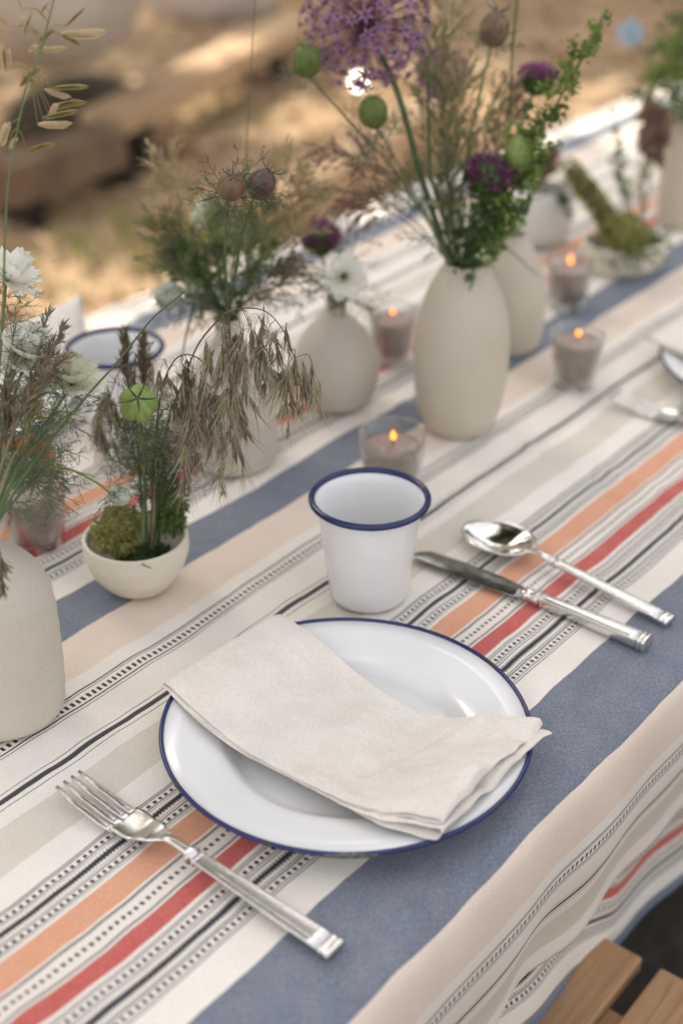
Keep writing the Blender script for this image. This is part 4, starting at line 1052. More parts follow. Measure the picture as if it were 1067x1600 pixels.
# --- bottle vase at the front edge
oat('tall oat grass with pale hanging spikelets leaving the front bottle vase', [(0.477, 0.673, 0.891), (0.498, 0.676, 0.982), (0.517, 0.682, 1.027), (0.537, 0.687, 1.103), (0.559, 0.688, 1.156), (0.579, 0.692, 1.180), (0.600, 0.695, 1.216)],
    [(.62,(0.568, 0.728, 1.117),(0.572, 0.722, 1.134),1),(.60,(0.571, 0.724, 1.115),(0.575, 0.719, 1.123),1),(.60,(0.578, 0.715, 1.113),(0.590, 0.700, 1.119),2),(.72,(0.583, 0.708, 1.130),(0.598, 0.690, 1.130),3),(.72,(0.579, 0.698, 1.137),(0.595, 0.678, 1.142),0),(.72,(0.588, 0.702, 1.135),(0.592, 0.697, 1.145),1),(.72,(0.595, 0.709, 1.138),(0.611, 0.690, 1.143),2),
     (.72,(0.587, 0.703, 1.152),(0.598, 0.690, 1.146),3),(.72,(0.590, 0.700, 1.153),(0.606, 0.680, 1.154),0),(.72,(0.578, 0.715, 1.154),(0.587, 0.704, 1.167),2),(.74,(0.573, 0.721, 1.163),(0.573, 0.721, 1.182),1),(.74,(0.574, 0.719, 1.166),(0.575, 0.719, 1.178),1),(.80,(0.582, 0.709, 1.175),(0.587, 0.703, 1.180),1),(.80,(0.587, 0.704, 1.176),(0.598, 0.689, 1.177),3),(.82,(0.587, 0.704, 1.181),(0.594, 0.695, 1.189),2),
     (.84,(0.596, 0.693, 1.185),(0.604, 0.682, 1.178),2),(.84,(0.596, 0.693, 1.185),(0.614, 0.669, 1.186),3),(.86,(0.598, 0.690, 1.190),(0.607, 0.679, 1.202),0),(.86,(0.579, 0.713, 1.189),(0.583, 0.708, 1.197),1),(.84,(0.582, 0.710, 1.186),(0.586, 0.706, 1.198),0),(.86,(0.576, 0.717, 1.189),(0.571, 0.723, 1.197),1),(.86,(0.576, 0.718, 1.185),(0.571, 0.723, 1.189),1),(.9,(0.585, 0.707, 1.199),(0.587, 0.703, 1.195),1),(.92,(0.589, 0.701, 1.198),(0.593, 0.696, 1.205),0),(.9,(0.582, 0.710, 1.200),(0.580, 0.713, 1.210),3)])
nigella('white flower seen from the side under the tall oat grass', [(0.477, 0.673, 0.891), (0.511, 0.694, 0.958), (0.542, 0.720, 0.990), (0.573, 0.746, 1.020)], (.45, -.35, .75), 1.12, 21, sprig=[(.75, 4, .03), (.9, 4, .03)])
nigella('white flower with spiky lime centre beside the bottle vase grass, above the far plate rim', [(0.465, 0.656, 0.903), (0.498, 0.674, 0.947), (0.529, 0.693, 0.970), (0.558, 0.716, 0.976)], (.15, -.35, .9), 1.2, 22, PET, sprig=[(.5, 6, .04), (.8, 8, .035)])
nigella('greenish white flower reaching over the far plate rim, nearest the green pod', [(0.459, 0.647, 0.909), (0.497, 0.665, 0.934), (0.540, 0.674, 0.953), (0.576, 0.693, 0.957)], (.12, -.1, .95), 1.05, 23, PETG, sprig=[(.35, 7, .045), (.6, 8, .04), (.85, 8, .035)])
nigella('small half open white bud flower below the greenish white one', [(0.495, 0.698, 0.873), (0.552, 0.723, 0.898), (0.606, 0.753, 0.901)], (.7, .2, .3), .62, 24, PETG, stamens=False, opened=.6)
pod('round grey green bud hanging in threads above the dark votive', [(0.447, 0.630, 0.921), (0.483, 0.665, 0.914), (0.521, 0.698, 0.904)], (.3, .2, .9), .0105, mat('bluish_bud', (.20, .23, .16), .6, var=(.34, .35, .29), scale=150), 31, blen=1.2, sprig=[(.6, 8, .04)])
t = pod('yellow green curved stalk ending in a threaded bud beside the small bowl', [(0.465, 0.656, 0.903), (0.491, 0.659, 0.927), (0.516, 0.662, 0.928), (0.543, 0.664, 0.915), (0.568, 0.669, 0.893), (0.588, 0.678, 0.872)], (.75, -.6, -.4), .0075, mat('misty_bud', (.30, .33, .25), .6, var=(.42, .44, .36), scale=150), 32, stem=M_stemy, blen=.95, sprig=[(.3, 6, .03), (.5, 6, .03)])
stem_thing('leafless_stalk', 'long thin green stalk leaning across from the bottle vase past the blurred cup', 'stalk', [(0.441, 0.622, 0.927), (0.488, 0.637, 0.947), (0.539, 0.647, 0.967), (0.590, 0.657, 0.982), (0.636, 0.672, 0.992), (0.683, 0.687, 0.993)], .0010, .0005, M_stemd)
for k, (l, pts, m, L, n) in enumerate([
    ('brown tipped grass blade pointing up beside the white flowers', [(0.459, 0.647, 0.909), (0.491, 0.666, 0.943), (0.529, 0.678, 0.970), (0.566, 0.690, 0.996)], M_brome, .022, 16),
    ('brown grass head crossing in front of the spiky lime centre', [(0.447, 0.630, 0.921), (0.475, 0.649, 0.946), (0.508, 0.661, 0.974), (0.545, 0.668, 0.990)], M_brome, .022, 18),
    ('olive grass head standing at the picture edge by the white flowers', [(0.459, 0.647, 0.909), (0.487, 0.671, 0.943), (0.517, 0.692, 0.961), (0.548, 0.712, 0.981)], M_bromeg, .022, 18),
    ('dark grass head low over the bottle vase neck', [(0.441, 0.622, 0.927), (0.467, 0.643, 0.938), (0.493, 0.664, 0.957), (0.517, 0.687, 0.972)], M_brome, .024, 20),
    ('upright olive grass head between the two spread white flowers', [(0.471, 0.664, 0.897), (0.506, 0.680, 0.942), (0.542, 0.693, 0.970), (0.574, 0.712, 0.998)], M_bromeg, .02, 12),
    ('short ochre grass head low on the bottle vase', [(0.441, 0.622, 0.927), (0.475, 0.643, 0.948), (0.511, 0.662, 0.959), (0.543, 0.687, 0.967)], M_oatg, .022, 12)]):
    plume(l, pts, m, 40 + k, L, n, .5, .22, .0085, 'brown grass heads in the front bottle vase', 'grass_head', M_bromeg, .0016, .1, 1)
plume('dry dark seed head hanging down the front of the bottle vase', [(0.450, 0.634, 0.919), (0.452, 0.630, 0.915), (0.452, 0.628, 0.902), (0.451, 0.629, 0.884)], M_brome, 48, .014, 9, .5, .2, .008, None, 'grass_head', M_brown, .0014, .3, 1)
for k, (l, pts, sp) in enumerate([('thread leaved green sprig low over the dark votive', [(0.447, 0.630, 0.921), (0.471, 0.643, 0.923), (0.497, 0.654, 0.924), (0.525, 0.661, 0.931)], [(.4, 12, .04), (.7, 12, .04), (.95, 8, .03)]),
    ('thread leaved sprig rising at the picture edge', [(0.465, 0.656, 0.903), (0.496, 0.677, 0.947), (0.525, 0.699, 0.975), (0.556, 0.719, 1.002)], [(.4, 10, .045), (.6, 10, .04), (.9, 9, .035)]),
    ('thread leaved sprig spreading below the two white flowers', [(0.453, 0.639, 0.915), (0.486, 0.651, 0.936), (0.522, 0.660, 0.951), (0.557, 0.669, 0.953)], [(.35, 12, .045), (.6, 12, .045), (.9, 8, .035)])]):
    t = stem_thing('thread_leaved_sprig', l, 'foliage', pts, .001, .0006, M_stem, 'thread leaved sprigs'); sprigs(t, sp, M_thread, 60 + k)

# --- small bowl
moss('yellow green moss lump spilling over the near lip of the bowl', Vector((0.632, 0.723, 0.804)), (.0175, .014, .016), M_moss, 1, 1100)
moss('fresh green moss tuft climbing the inner side of the bowl', Vector((0.673, 0.707, 0.813)), (.011, .011, .022), M_mossg, 2, 1000)
moss('low dark moss cushion in the middle of the bowl', Vector((0.653, 0.718, 0.768)), (.019, .019, .006), M_leafd, 3, 800)
pod('round bright green seed pod with a star on top above the bowl', [(0.634, 0.700, 0.799), (0.632, 0.690, 0.855), (0.627, 0.683, 0.896), (0.621, 0.677, 0.926)], (-.50, -.52, .70), .0140, M_pod, 33, stem=M_stem, bm=M_threadd, sty=STYD, blen=1.15, sprig=[(.55, 10, .04), (.8, 10, .04)], long=.92, sr=.0013)
H = lambda f, p, n, s=.006: (f, p, n, s)
brome('brome stem arching highest from the bowl and drooping over the narrow necked vase', [(0.646, 0.701, 0.787), (0.649, 0.692, 0.858), (0.652, 0.681, 0.903), (0.657, 0.669, 0.935), (0.662, 0.656, 0.967), (0.668, 0.642, 0.987), (0.669, 0.635, 0.994), (0.675, 0.620, 1.000), (0.681, 0.606, 0.998), (0.685, 0.595, 0.985), (0.686, 0.587, 0.968)],
    [H(.52,(0.656, 0.624, 0.977),3),H(.55,(0.654, 0.627, 0.968),4),H(.58,(0.660, 0.619, 0.961),6),H(.58,(0.658, 0.622, 0.939),7),H(.60,(0.653, 0.620, 0.916),8),H(.60,(0.655, 0.618, 0.901),8),H(.62,(0.656, 0.617, 0.880),6),H(.62,(0.653, 0.629, 0.903),6),
     H(.64,(0.665, 0.613, 0.968),4),H(.66,(0.671, 0.615, 0.951),6),H(.68,(0.672, 0.613, 0.931),6),H(.78,(0.672, 0.604, 0.975),4),H(.80,(0.674, 0.602, 0.963),5),H(.84,(0.676, 0.600, 0.953),5),H(.9,(0.677, 0.591, 0.977),4),H(.94,(0.679, 0.588, 0.956),6),H(.97,(0.681, 0.585, 0.941),6),H(.99,(0.683, 0.583, 0.926),6),H(1,(0.686, 0.571, 0.960),5,.004),H(1,(0.681, 0.577, 0.953),5)], 71)
brome('second brome stem bending over lower, its head hanging beside the bowl moss', [(0.639, 0.695, 0.794), (0.641, 0.689, 0.862), (0.644, 0.684, 0.905), (0.647, 0.678, 0.936), (0.652, 0.669, 0.956), (0.658, 0.659, 0.960), (0.664, 0.649, 0.951), (0.667, 0.643, 0.935)],
    [H(.5,(0.646, 0.669, 0.934),5),H(.52,(0.647, 0.668, 0.914),6),H(.6,(0.655, 0.658, 0.939),5),H(.62,(0.649, 0.658, 0.921),7),H(.66,(0.652, 0.654, 0.901),8),H(.7,(0.654, 0.652, 0.885),8),H(.74,(0.650, 0.657, 0.869),6),H(.8,(0.661, 0.651, 0.919),5),H(.85,(0.660, 0.653, 0.903),6),H(.92,(0.665, 0.646, 0.914),5),H(.97,(0.666, 0.644, 0.893),6)], 72, (0, 2, 0, 2, 1))
brome('third brome stem hazy behind the green pod, drooping to the left of it', [(0.669, 0.737, 0.766), (0.672, 0.737, 0.833), (0.673, 0.738, 0.888), (0.673, 0.742, 0.922), (0.669, 0.750, 0.915), (0.665, 0.759, 0.890)],
    [H(.9,(0.661, 0.763, 0.874),5),H(.93,(0.661, 0.763, 0.857),6),H(.96,(0.664, 0.760, 0.862),5),H(.99,(0.661, 0.764, 0.885),5),H(.8,(0.668, 0.755, 0.874),5)], 73, (0, 2))
for k, (l, pts, n) in enumerate([('brown brush like grass head standing upright behind the green pod', [(0.675, 0.746, 0.760), (0.679, 0.746, 0.838), (0.680, 0.750, 0.892), (0.682, 0.753, 0.937)], 34), ('second brown brush like head close beside it, nearer the blurred cup', [(0.676, 0.744, 0.760), (0.683, 0.741, 0.838), (0.687, 0.742, 0.892), (0.691, 0.742, 0.934)], 30)]):
    plume(l, pts, M_brome, 80 + k, .026, n, .62, .22, .007, 'brush like grass heads', 'grass_head', M_bromeg, .0013, .1, 1)
for k, pts in enumerate([[(0.650, 0.712, 0.786), (0.648, 0.707, 0.830), (0.646, 0.701, 0.883)], [(0.646, 0.702, 0.792), (0.646, 0.694, 0.847), (0.646, 0.685, 0.909)], [(0.662, 0.713, 0.780), (0.663, 0.705, 0.830), (0.661, 0.698, 0.877)], [(0.658, 0.718, 0.780), (0.660, 0.724, 0.825), (0.661, 0.731, 0.867)], [(0.656, 0.705, 0.786), (0.666, 0.700, 0.830), (0.676, 0.696, 0.872)], [(0.664, 0.719, 0.777), (0.672, 0.713, 0.840), (0.681, 0.706, 0.900)], [(0.642, 0.699, 0.795), (0.639, 0.690, 0.840), (0.635, 0.683, 0.885)]]):
    ls = ['upright green stalk in the bowl, thickest of the bundle', 'straw coloured stalk rising through the middle of the bowl bundle', 'short green stalk beside the fresh moss tuft', 'stalk leaning from the bowl towards the dark votive', 'stalk leaning from the bowl towards the white cup', 'hazy stalk at the back of the bowl bundle, under the drooping brome', 'short front stalk of the bowl bundle']
    t = stem_thing('bowl_stalk', ls[k], 'stalk', pts, (.0016, .0013, .0012, .0011, .001, .0011, .0013)[k], .0006, (M_stem, M_oatg, M_stem, M_stemd, M_stem, M_stemd, M_stemd)[k], 'stalks bundled in the bowl')
    sprigs(t, [(.55, 7, .035), (.75, 8, .035), (.95, 7, .03)], M_thread if k % 2 else M_threadd, 90 + k)
blades('pale_grass_blade', 'pale folded grass blade in front of the bowl bundle', 'foliage', [([(0.641, 0.692, 0.850), (0.635, 0.691, 0.877), (0.627, 0.693, 0.902)], .006)], M_bromeg, 1)

# --- narrow necked vase
pod('burgundy pod in tangled threads above the narrow necked vase', [(0.843, 0.797, 0.887), (0.799, 0.755, 0.950), (0.756, 0.714, 1.004), (0.714, 0.669, 1.060)], (-.25, -.5, .85), .0098, M_burgl, 34, stem=M_stem, bm=M_threadd, sty=STYD, blen=1.35, sprig=[(.9, 12, .026), (.96, 10, .03), (.7, 4, .02)])
pod('dark wine pod close behind the burgundy one', [(0.843, 0.796, 0.887), (0.814, 0.758, 0.956), (0.783, 0.722, 0.999), (0.755, 0.682, 1.047)], (.4, -.3, .7), .0105, mat('dark_pod', (.07, .035, .035), .5, var=(.13, .06, .05), scale=160), 35, stem=M_stemd, bm=M_threadd, sty=STYD, blen=1.1, sprig=[(.85, 8, .03)])
pod('lime green bud on the side of the narrow necked vase bunch', [(0.850, 0.804, 0.882), (0.851, 0.813, 0.897), (0.852, 0.823, 0.905), (0.852, 0.833, 0.913)], (-.3, -.3, .9), .0085, M_pod, 36, bract=True, blen=.8)
nigella('pale petal flower turned away beside the burgundy pod', [(0.894, 0.845, 0.857), (0.883, 0.842, 0.904), (0.874, 0.839, 0.943), (0.865, 0.834, 0.973)], (-.7, .45, -.1), .8, 25, PETG, stamens=False)
pod('grey green bud hanging on the left of the narrow necked vase', [(0.835, 0.790, 0.891), (0.824, 0.799, 0.910), (0.812, 0.809, 0.920), (0.801, 0.818, 0.928)], (-.8, -.2, -.2), .0115, mat('grey_bud', (.26, .27, .22), .65, var=(.40, .41, .35), scale=150), 37, blen=1.0, sprig=[(.4, 8, .04), (.7, 8, .04)])
plume('tall thin grass stem rising straight out of the picture behind the burgundy pod', [(0.887, 0.838, 0.862), (0.892, 0.823, 0.942), (0.894, 0.813, 1.045), (0.894, 0.804, 1.120), (0.894, 0.797, 1.170)], M_oatg, 100, .04, 8, .88, .6, .006, None, 'tall_grass', M_stem)
for k, (l, pts, m, n, L) in enumerate([
    ('feathery plume leaning left out of the narrow necked vase', [(0.886, 0.840, 0.862), (0.870, 0.848, 0.918), (0.855, 0.857, 0.974), (0.844, 0.860, 1.018)], M_plume, 40, .05),
    ('second feathery plume leaning left, lower and wider', [(0.871, 0.826, 0.870), (0.857, 0.844, 0.911), (0.844, 0.859, 0.941), (0.836, 0.870, 0.964)], M_plumeg, 34, .045),
    ('feathery plume fanning right above the purple head', [(0.888, 0.837, 0.862), (0.897, 0.815, 0.918), (0.905, 0.794, 0.974), (0.908, 0.779, 1.014)], M_plume, 44, .055),
    ('second plume fanning right, nearer the tall vase', [(0.902, 0.851, 0.853), (0.912, 0.817, 0.907), (0.919, 0.787, 0.954), (0.918, 0.767, 0.993)], M_plume, 40, .05),
    ('olive plume in the middle of the narrow necked bunch', [(0.873, 0.824, 0.870), (0.881, 0.814, 0.911), (0.888, 0.804, 0.947), (0.895, 0.796, 0.976)], M_plumeg, 34, .04),
    ('low brown plume spreading right over the white cloth', [(0.866, 0.816, 0.874), (0.878, 0.807, 0.893), (0.891, 0.795, 0.913), (0.906, 0.781, 0.929)], M_red, 26, .035),
    ('low brown plume spreading left over the cloth', [(0.864, 0.818, 0.874), (0.860, 0.829, 0.896), (0.853, 0.844, 0.919), (0.847, 0.856, 0.935)], M_brome, 26, .035)]):
    plume(l, pts, m, 110 + k, L*1.1, int(n*.9), .3, .6, .0105, gw=.0017)
for k, (l, pts, sp) in enumerate([('thread leaved stalk rising through the middle of the narrow necked bunch', [(0.850, 0.804, 0.882), (0.850, 0.799, 0.918), (0.851, 0.792, 0.954), (0.851, 0.787, 0.989)], [(.3, 8, .04), (.5, 9, .045), (.75, 8, .04)]),
    ('thread leaved stalk leaning left from the narrow neck', [(0.850, 0.805, 0.882), (0.848, 0.817, 0.909), (0.843, 0.834, 0.935), (0.844, 0.844, 0.956)], [(.3, 8, .045), (.6, 10, .045), (.9, 8, .04)]),
    ('thread leaved stalk arching right from the narrow neck towards the white flower', [(0.851, 0.803, 0.882), (0.865, 0.795, 0.903), (0.886, 0.780, 0.912), (0.909, 0.762, 0.915)], [(.4, 8, .04), (.7, 8, .04), (.95, 6, .03)]),
    ('long bare stalk slanting down left beside the grass head', [(0.814, 0.801, 0.934), (0.803, 0.799, 0.915), (0.791, 0.798, 0.891), (0.778, 0.798, 0.853)], [(.1, 8, .04), (.4, 3, .03)]),
    ('dense thread leaved stalk at the narrow neck', [(0.843, 0.797, 0.887), (0.841, 0.799, 0.909), (0.840, 0.800, 0.933), (0.837, 0.804, 0.955)], [(.2, 12, .04), (.5, 12, .04), (.9, 8, .035)])]):
    t = stem_thing('thread_leaved_sprig', l, 'foliage', pts, .0014, .0006, M_stemd, 'thread leaved sprigs'); sprigs(t, [(f_, n_, L_) for f_, n_, L_ in sp], M_thread if k != 4 else M_threadd, 130 + k, rr=.00042)
leafy('leafy olive sprig on the left edge of the narrow necked bunch', [(0.886, 0.840, 0.862), (0.866, 0.854, 0.900), (0.850, 0.863, 0.933), (0.838, 0.867, 0.967)], 140, 16, .45, .008, 1.0, 'leafy_sprig', (0, 1), 'leafy sprigs')
leafy('small leafy sprig low at the narrow neck', [(0.850, 0.804, 0.882), (0.848, 0.806, 0.896), (0.844, 0.811, 0.905)], 141, 7, .2, .006, .8, 'leafy_sprig', (0, 1), 'leafy sprigs')

leafy('bright leafy sprig leaning left under the feathery plumes', [(0.850, 0.804, 0.882), (0.847, 0.819, 0.912), (0.842, 0.836, 0.941), (0.843, 0.845, 0.948)], 142, 18, .3, .009, 1.1, 'leafy_sprig', (0, 0, 1), 'leafy sprigs')
leafy('bright leafy sprig behind the burgundy pod', [(0.850, 0.804, 0.882), (0.852, 0.807, 0.933), (0.852, 0.813, 0.972), (0.854, 0.815, 0.989)], 143, 16, .35, .008, 1.0, 'leafy_sprig', (0, 0, 1), 'leafy sprigs')
leafy('leafy sprig leaning right below the fanning plumes', [(0.851, 0.803, 0.882), (0.866, 0.795, 0.914), (0.880, 0.788, 0.941), (0.890, 0.785, 0.951)], 144, 16, .3, .008, 1.0, 'leafy_sprig', (0, 1), 'leafy sprigs')
# --- bulb vase
scabious('purple head behind the white flower in the bulb vase', [(0.998, 0.803, 0.855), (1.001, 0.811, 0.876), (1.002, 0.820, 0.896), (1.005, 0.827, 0.911)], (-.15, -.2, .95), .0185, M_mauve, 150)
nigella('white flower facing the diner from the mouth of the bulb vase', [(0.991, 0.795, 0.859), (0.961, 0.769, 0.889), (0.933, 0.741, 0.918)], (-.66, -.62, .30), .98, 26, PET, sprig=[(.5, 10, .035), (.9, 12, .04)])
t = stem_thing('thread_leaved_sprig', 'thread leaved sprig trailing from the bulb vase in front of the candle', 'foliage', [(0.984, 0.789, 0.863), (0.983, 0.774, 0.872), (0.983, 0.758, 0.872), (0.984, 0.740, 0.857)], .0008, .0005, M_stem, 'thread leaved sprigs'); sprigs(t, [(.3, 6, .03), (.6, 4, .03)], M_thread, 151)
t = stem_thing('thread_leaved_sprig', 'thread leaved sprig rising behind the white flower of the bulb vase', 'foliage', [(1.015, 0.814, 0.847), (1.021, 0.807, 0.878), (1.025, 0.801, 0.903), (1.028, 0.798, 0.922)], .0008, .0005, M_stem, 'thread leaved sprigs'); sprigs(t, [(.5, 8, .04), (.9, 8, .04)], M_threadd, 152)
leafy('dark leaf collar in the mouth of the bulb vase', [(0.995, 0.798, 0.857), (0.992, 0.798, 0.864), (0.988, 0.800, 0.872)], 153, 8, .1, .006, .75, 'leafy_sprig', (1, 1), 'leafy sprigs')

# --- tall egg shaped vase
allium('big round purple allium on a thick stem from the egg shaped vase', [(1.025, 0.690, 0.914), (1.022, 0.704, 0.950), (1.016, 0.721, 0.998), (1.010, 0.738, 1.056), (1.003, 0.757, 1.098), (1.001, 0.769, 1.119)], .054, 190, 160)
allium('smaller purple allium partly hidden behind the grasses right of the big one', [(1.072, 0.712, 0.895), (1.086, 0.732, 0.940), (1.100, 0.751, 1.000), (1.116, 0.769, 1.054)], .024, 60, 161, .0015)
pod('deep green pod leaning furthest left from the egg shaped vase', [(1.016, 0.686, 0.917), (1.003, 0.699, 0.956), (0.983, 0.721, 1.003), (0.957, 0.750, 1.045), (0.935, 0.774, 1.082), (0.931, 0.777, 1.088)], (-.15, -.1, 1), .0125, M_podd, 162, blen=1.2, sprig=[(.35, 8, .035), (.5, 8, .035)])
pod('deep green pod below the big allium', [(1.008, 0.679, 0.921), (0.998, 0.688, 0.954), (0.981, 0.705, 0.995), (0.965, 0.722, 1.037), (0.958, 0.727, 1.048)], (-.1, 0, 1), .0125, M_podd, 163, blen=1.1, sprig=[(.5, 8, .03), (.75, 8, .03)])
pod('striped burgundy pod highest above the egg shaped vase', [(1.030, 0.684, 0.914), (1.036, 0.687, 0.979), (1.047, 0.684, 1.046), (1.059, 0.679, 1.105)], (.3, 0, 1), .0128, M_burg, 164, blen=1.3, long=1.2, sty=STYD)
pod('soft green pod among the leafy spike', [(1.024, 0.676, 0.917), (1.030, 0.663, 0.963), (1.036, 0.649, 0.995), (1.041, 0.638, 1.012)], (.3, -.1, .9), .0118, M_pod, 165, blen=1.0, long=1.3)
scabious('purple head seen from the side beyond the leafy spike tip', [(1.075, 0.707, 0.895), (1.098, 0.694, 0.963), (1.121, 0.682, 1.025), (1.137, 0.678, 1.057)], (.2, .05, 1), .0165, M_mauve, 166)
scabious('dusky purple head low among the leaves of the egg shaped vase', [(1.015, 0.671, 0.921), (1.016, 0.664, 0.960), (1.019, 0.655, 0.987), (1.018, 0.651, 1.001)], (-.2, -.35, .85), .0190, M_wine, 167)
stem_thing('flower_stalk', 'upright bare green stalk between the allium and the burgundy pod', 'stalk', [(1.027, 0.688, 0.914), (1.020, 0.697, 0.964), (1.013, 0.705, 0.993), (1.011, 0.708, 1.038), (1.010, 0.710, 1.082)], .0021, .0012, M_stemd)
stem_thing('flower_stalk', 'tall dark stalk leaving the picture above the leafy spike', 'stalk', [(1.064, 0.705, 0.899), (1.081, 0.689, 0.950), (1.092, 0.678, 1.014), (1.094, 0.680, 1.087), (1.098, 0.679, 1.156)], .0014, .0009, M_stemd)
leafy('long leafy green spike leaning right from the egg shaped vase', [(1.025, 0.674, 0.917), (1.038, 0.655, 0.962), (1.052, 0.634, 1.020), (1.065, 0.614, 1.064), (1.075, 0.598, 1.104), (1.081, 0.588, 1.132)], 170, 64, .18, .012, 1.25)
leafy('leafy side shoot hanging over the vase behind', [(1.017, 0.669, 0.921), (1.026, 0.652, 0.942), (1.036, 0.634, 0.964), (1.042, 0.620, 0.982)], 171, 24, .25, .010, 1.15)
leafy('leafy shoot in the thick of the egg vase bunch', [(1.023, 0.677, 0.917), (1.031, 0.666, 0.944), (1.038, 0.658, 0.964), (1.043, 0.652, 0.979)], 172, 24, .15, .014, 1.2, mix=(1, 1, 0))
leafy('leafy shoot rising behind the soft green pod', [(1.041, 0.687, 0.910), (1.057, 0.667, 0.961), (1.068, 0.653, 0.996), (1.075, 0.643, 1.027)], 173, 30, .25, .014, 1.2)
leafy('small leafy shoot reaching right towards the sunlit cloth', [(1.046, 0.648, 0.979), (1.059, 0.631, 1.002), (1.067, 0.621, 1.021), (1.075, 0.611, 1.027)], 174, 9, .4, .006, .7)
blades('hanging_leaf', 'dark narrow leaf hanging over the lip of the egg shaped vase', 'foliage', [([(1.016, 0.667, 0.925), (1.013, 0.660, 0.923), (1.009, 0.655, 0.914), (1.003, 0.654, 0.902)], .011)], M_leafd, 1)
blades('leaf_tuft', 'tuft of long dark leaves packed in the mouth of the egg shaped vase', 'foliage', [([(1.016, 0.686, 0.916), (1.008, 0.688, 0.945), (0.997, 0.694, 0.976)], .008), ([(1.019, 0.679, 0.917), (1.012, 0.681, 0.952), (1.006, 0.682, 0.988)], .008), ([(1.024, 0.676, 0.916), (1.022, 0.670, 0.945), (1.022, 0.662, 0.971)], .009), ([(1.015, 0.679, 0.918), (1.005, 0.679, 0.942), (0.992, 0.683, 0.962)], .007), ([(1.031, 0.683, 0.912), (1.031, 0.682, 0.952), (1.033, 0.680, 0.987)], .007), ([(1.024, 0.673, 0.917), (1.028, 0.661, 0.937), (1.033, 0.648, 0.950)], .009), ([(1.013, 0.681, 0.918), (1.011, 0.672, 0.948), (1.006, 0.666, 0.974)], .007)], M_leafd, 2)
blades('olive_leaf_tuft', 'tuft of olive leaves halfway up the egg vase bunch', 'foliage', [([(1.007, 0.681, 0.971), (0.999, 0.683, 0.987), (0.988, 0.689, 0.997)], .007), ([(1.007, 0.681, 0.971), (1.002, 0.679, 0.989), (0.994, 0.681, 1.005)], .007), ([(1.007, 0.681, 0.971), (1.007, 0.672, 0.987), (1.005, 0.667, 0.999)], .006), ([(1.007, 0.681, 0.971), (0.997, 0.685, 0.978), (0.986, 0.691, 0.981)], .006), ([(1.007, 0.681, 0.971), (1.008, 0.671, 0.979), (1.008, 0.663, 0.985)], .006)], M_bromeg, 3)
stem_thing('hanging_stalk', 'thin curved green stalk drooping over the shoulder of the vase behind', 'stalk', [(1.081, 0.701, 0.904), (1.106, 0.696, 0.916), (1.132, 0.690, 0.895), (1.163, 0.678, 0.865)], .0011, .0006, M_stemd)
for k, (l, pts, m, n, L) in enumerate([
    ('straw plume rising behind the upright bare stalk', [(1.053, 0.703, 0.902), (1.056, 0.716, 0.969), (1.059, 0.728, 1.025), (1.058, 0.745, 1.101)], M_plumeg, 46, .06),
    ('straw plume in the centre above the egg shaped vase', [(1.045, 0.697, 0.906), (1.051, 0.706, 0.972), (1.058, 0.713, 1.027), (1.069, 0.715, 1.076)], M_plume, 46, .06),
    ('straw plume under the striped burgundy pod', [(1.046, 0.695, 0.906), (1.061, 0.694, 0.960), (1.075, 0.692, 1.010), (1.089, 0.690, 1.053)], M_plume, 42, .055),
    ('olive plume at the top edge beside the big allium', [(1.070, 0.714, 0.895), (1.073, 0.731, 0.974), (1.080, 0.744, 1.064), (1.093, 0.749, 1.144)], M_plumeg, 46, .07),
    ('dense low plume in front of the bunch', [(1.029, 0.686, 0.914), (1.028, 0.692, 0.939), (1.027, 0.699, 0.968), (1.027, 0.704, 0.996)], M_plumeg, 34, .035),
    ('straw plume right of the burgundy pod', [(1.072, 0.712, 0.895), (1.093, 0.701, 0.956), (1.111, 0.695, 1.008), (1.122, 0.696, 1.052)], M_red, 40, .045)]):
    plume(l, pts, m, 180 + k, L*1.1, int(n*1.0), .3, .5, .0095, gw=.0016)
for k, (l, pts, n) in enumerate([('reddish brome spraying left under the deep green pods', [(1.026, 0.689, 0.914), (1.015, 0.715, 0.961), (1.003, 0.742, 0.988), (0.991, 0.769, 1.004), (0.976, 0.801, 1.013)], 40), ('second reddish brome spraying left, lower', [(1.026, 0.689, 0.914), (1.012, 0.719, 0.950), (0.996, 0.751, 0.971), (0.984, 0.778, 0.974), (0.968, 0.810, 0.978)], 30), ('reddish brome spray drooping to the lowest left', [(1.026, 0.689, 0.914), (1.011, 0.718, 0.944), (0.998, 0.745, 0.960), (0.989, 0.767, 0.960)], 20)]):
    plume(l, pts, M_red, 190 + k, .05, n, .4, .75, .009, 'reddish sprays on the egg shaped vase', 'red_grass', M_brown, .0014, .5, .8)
t = stem_thing('thread_leaved_sprig', 'thread leaved sprig at the shoulder of the egg vase bunch', 'foliage', [(1.009, 0.678, 0.921), (0.997, 0.688, 0.951), (0.984, 0.700, 0.978), (0.974, 0.707, 0.997)], .001, .0006, M_stem, 'thread leaved sprigs'); sprigs(t, [(.3, 10, .04), (.6, 10, .04), (.9, 8, .04)], M_thread, 199)
t = stem_thing('thread_leaved_sprig', 'thread leaved sprig among the straw plumes of the egg vase', 'foliage', [(1.020, 0.681, 0.917), (1.020, 0.680, 0.967), (1.023, 0.677, 1.007), (1.025, 0.674, 1.041)], .001, .0006, M_stem, 'thread leaved sprigs'); sprigs(t, [(.3, 10, .045), (.6, 12, .045), (.9, 8, .04)], M_thread, 200)

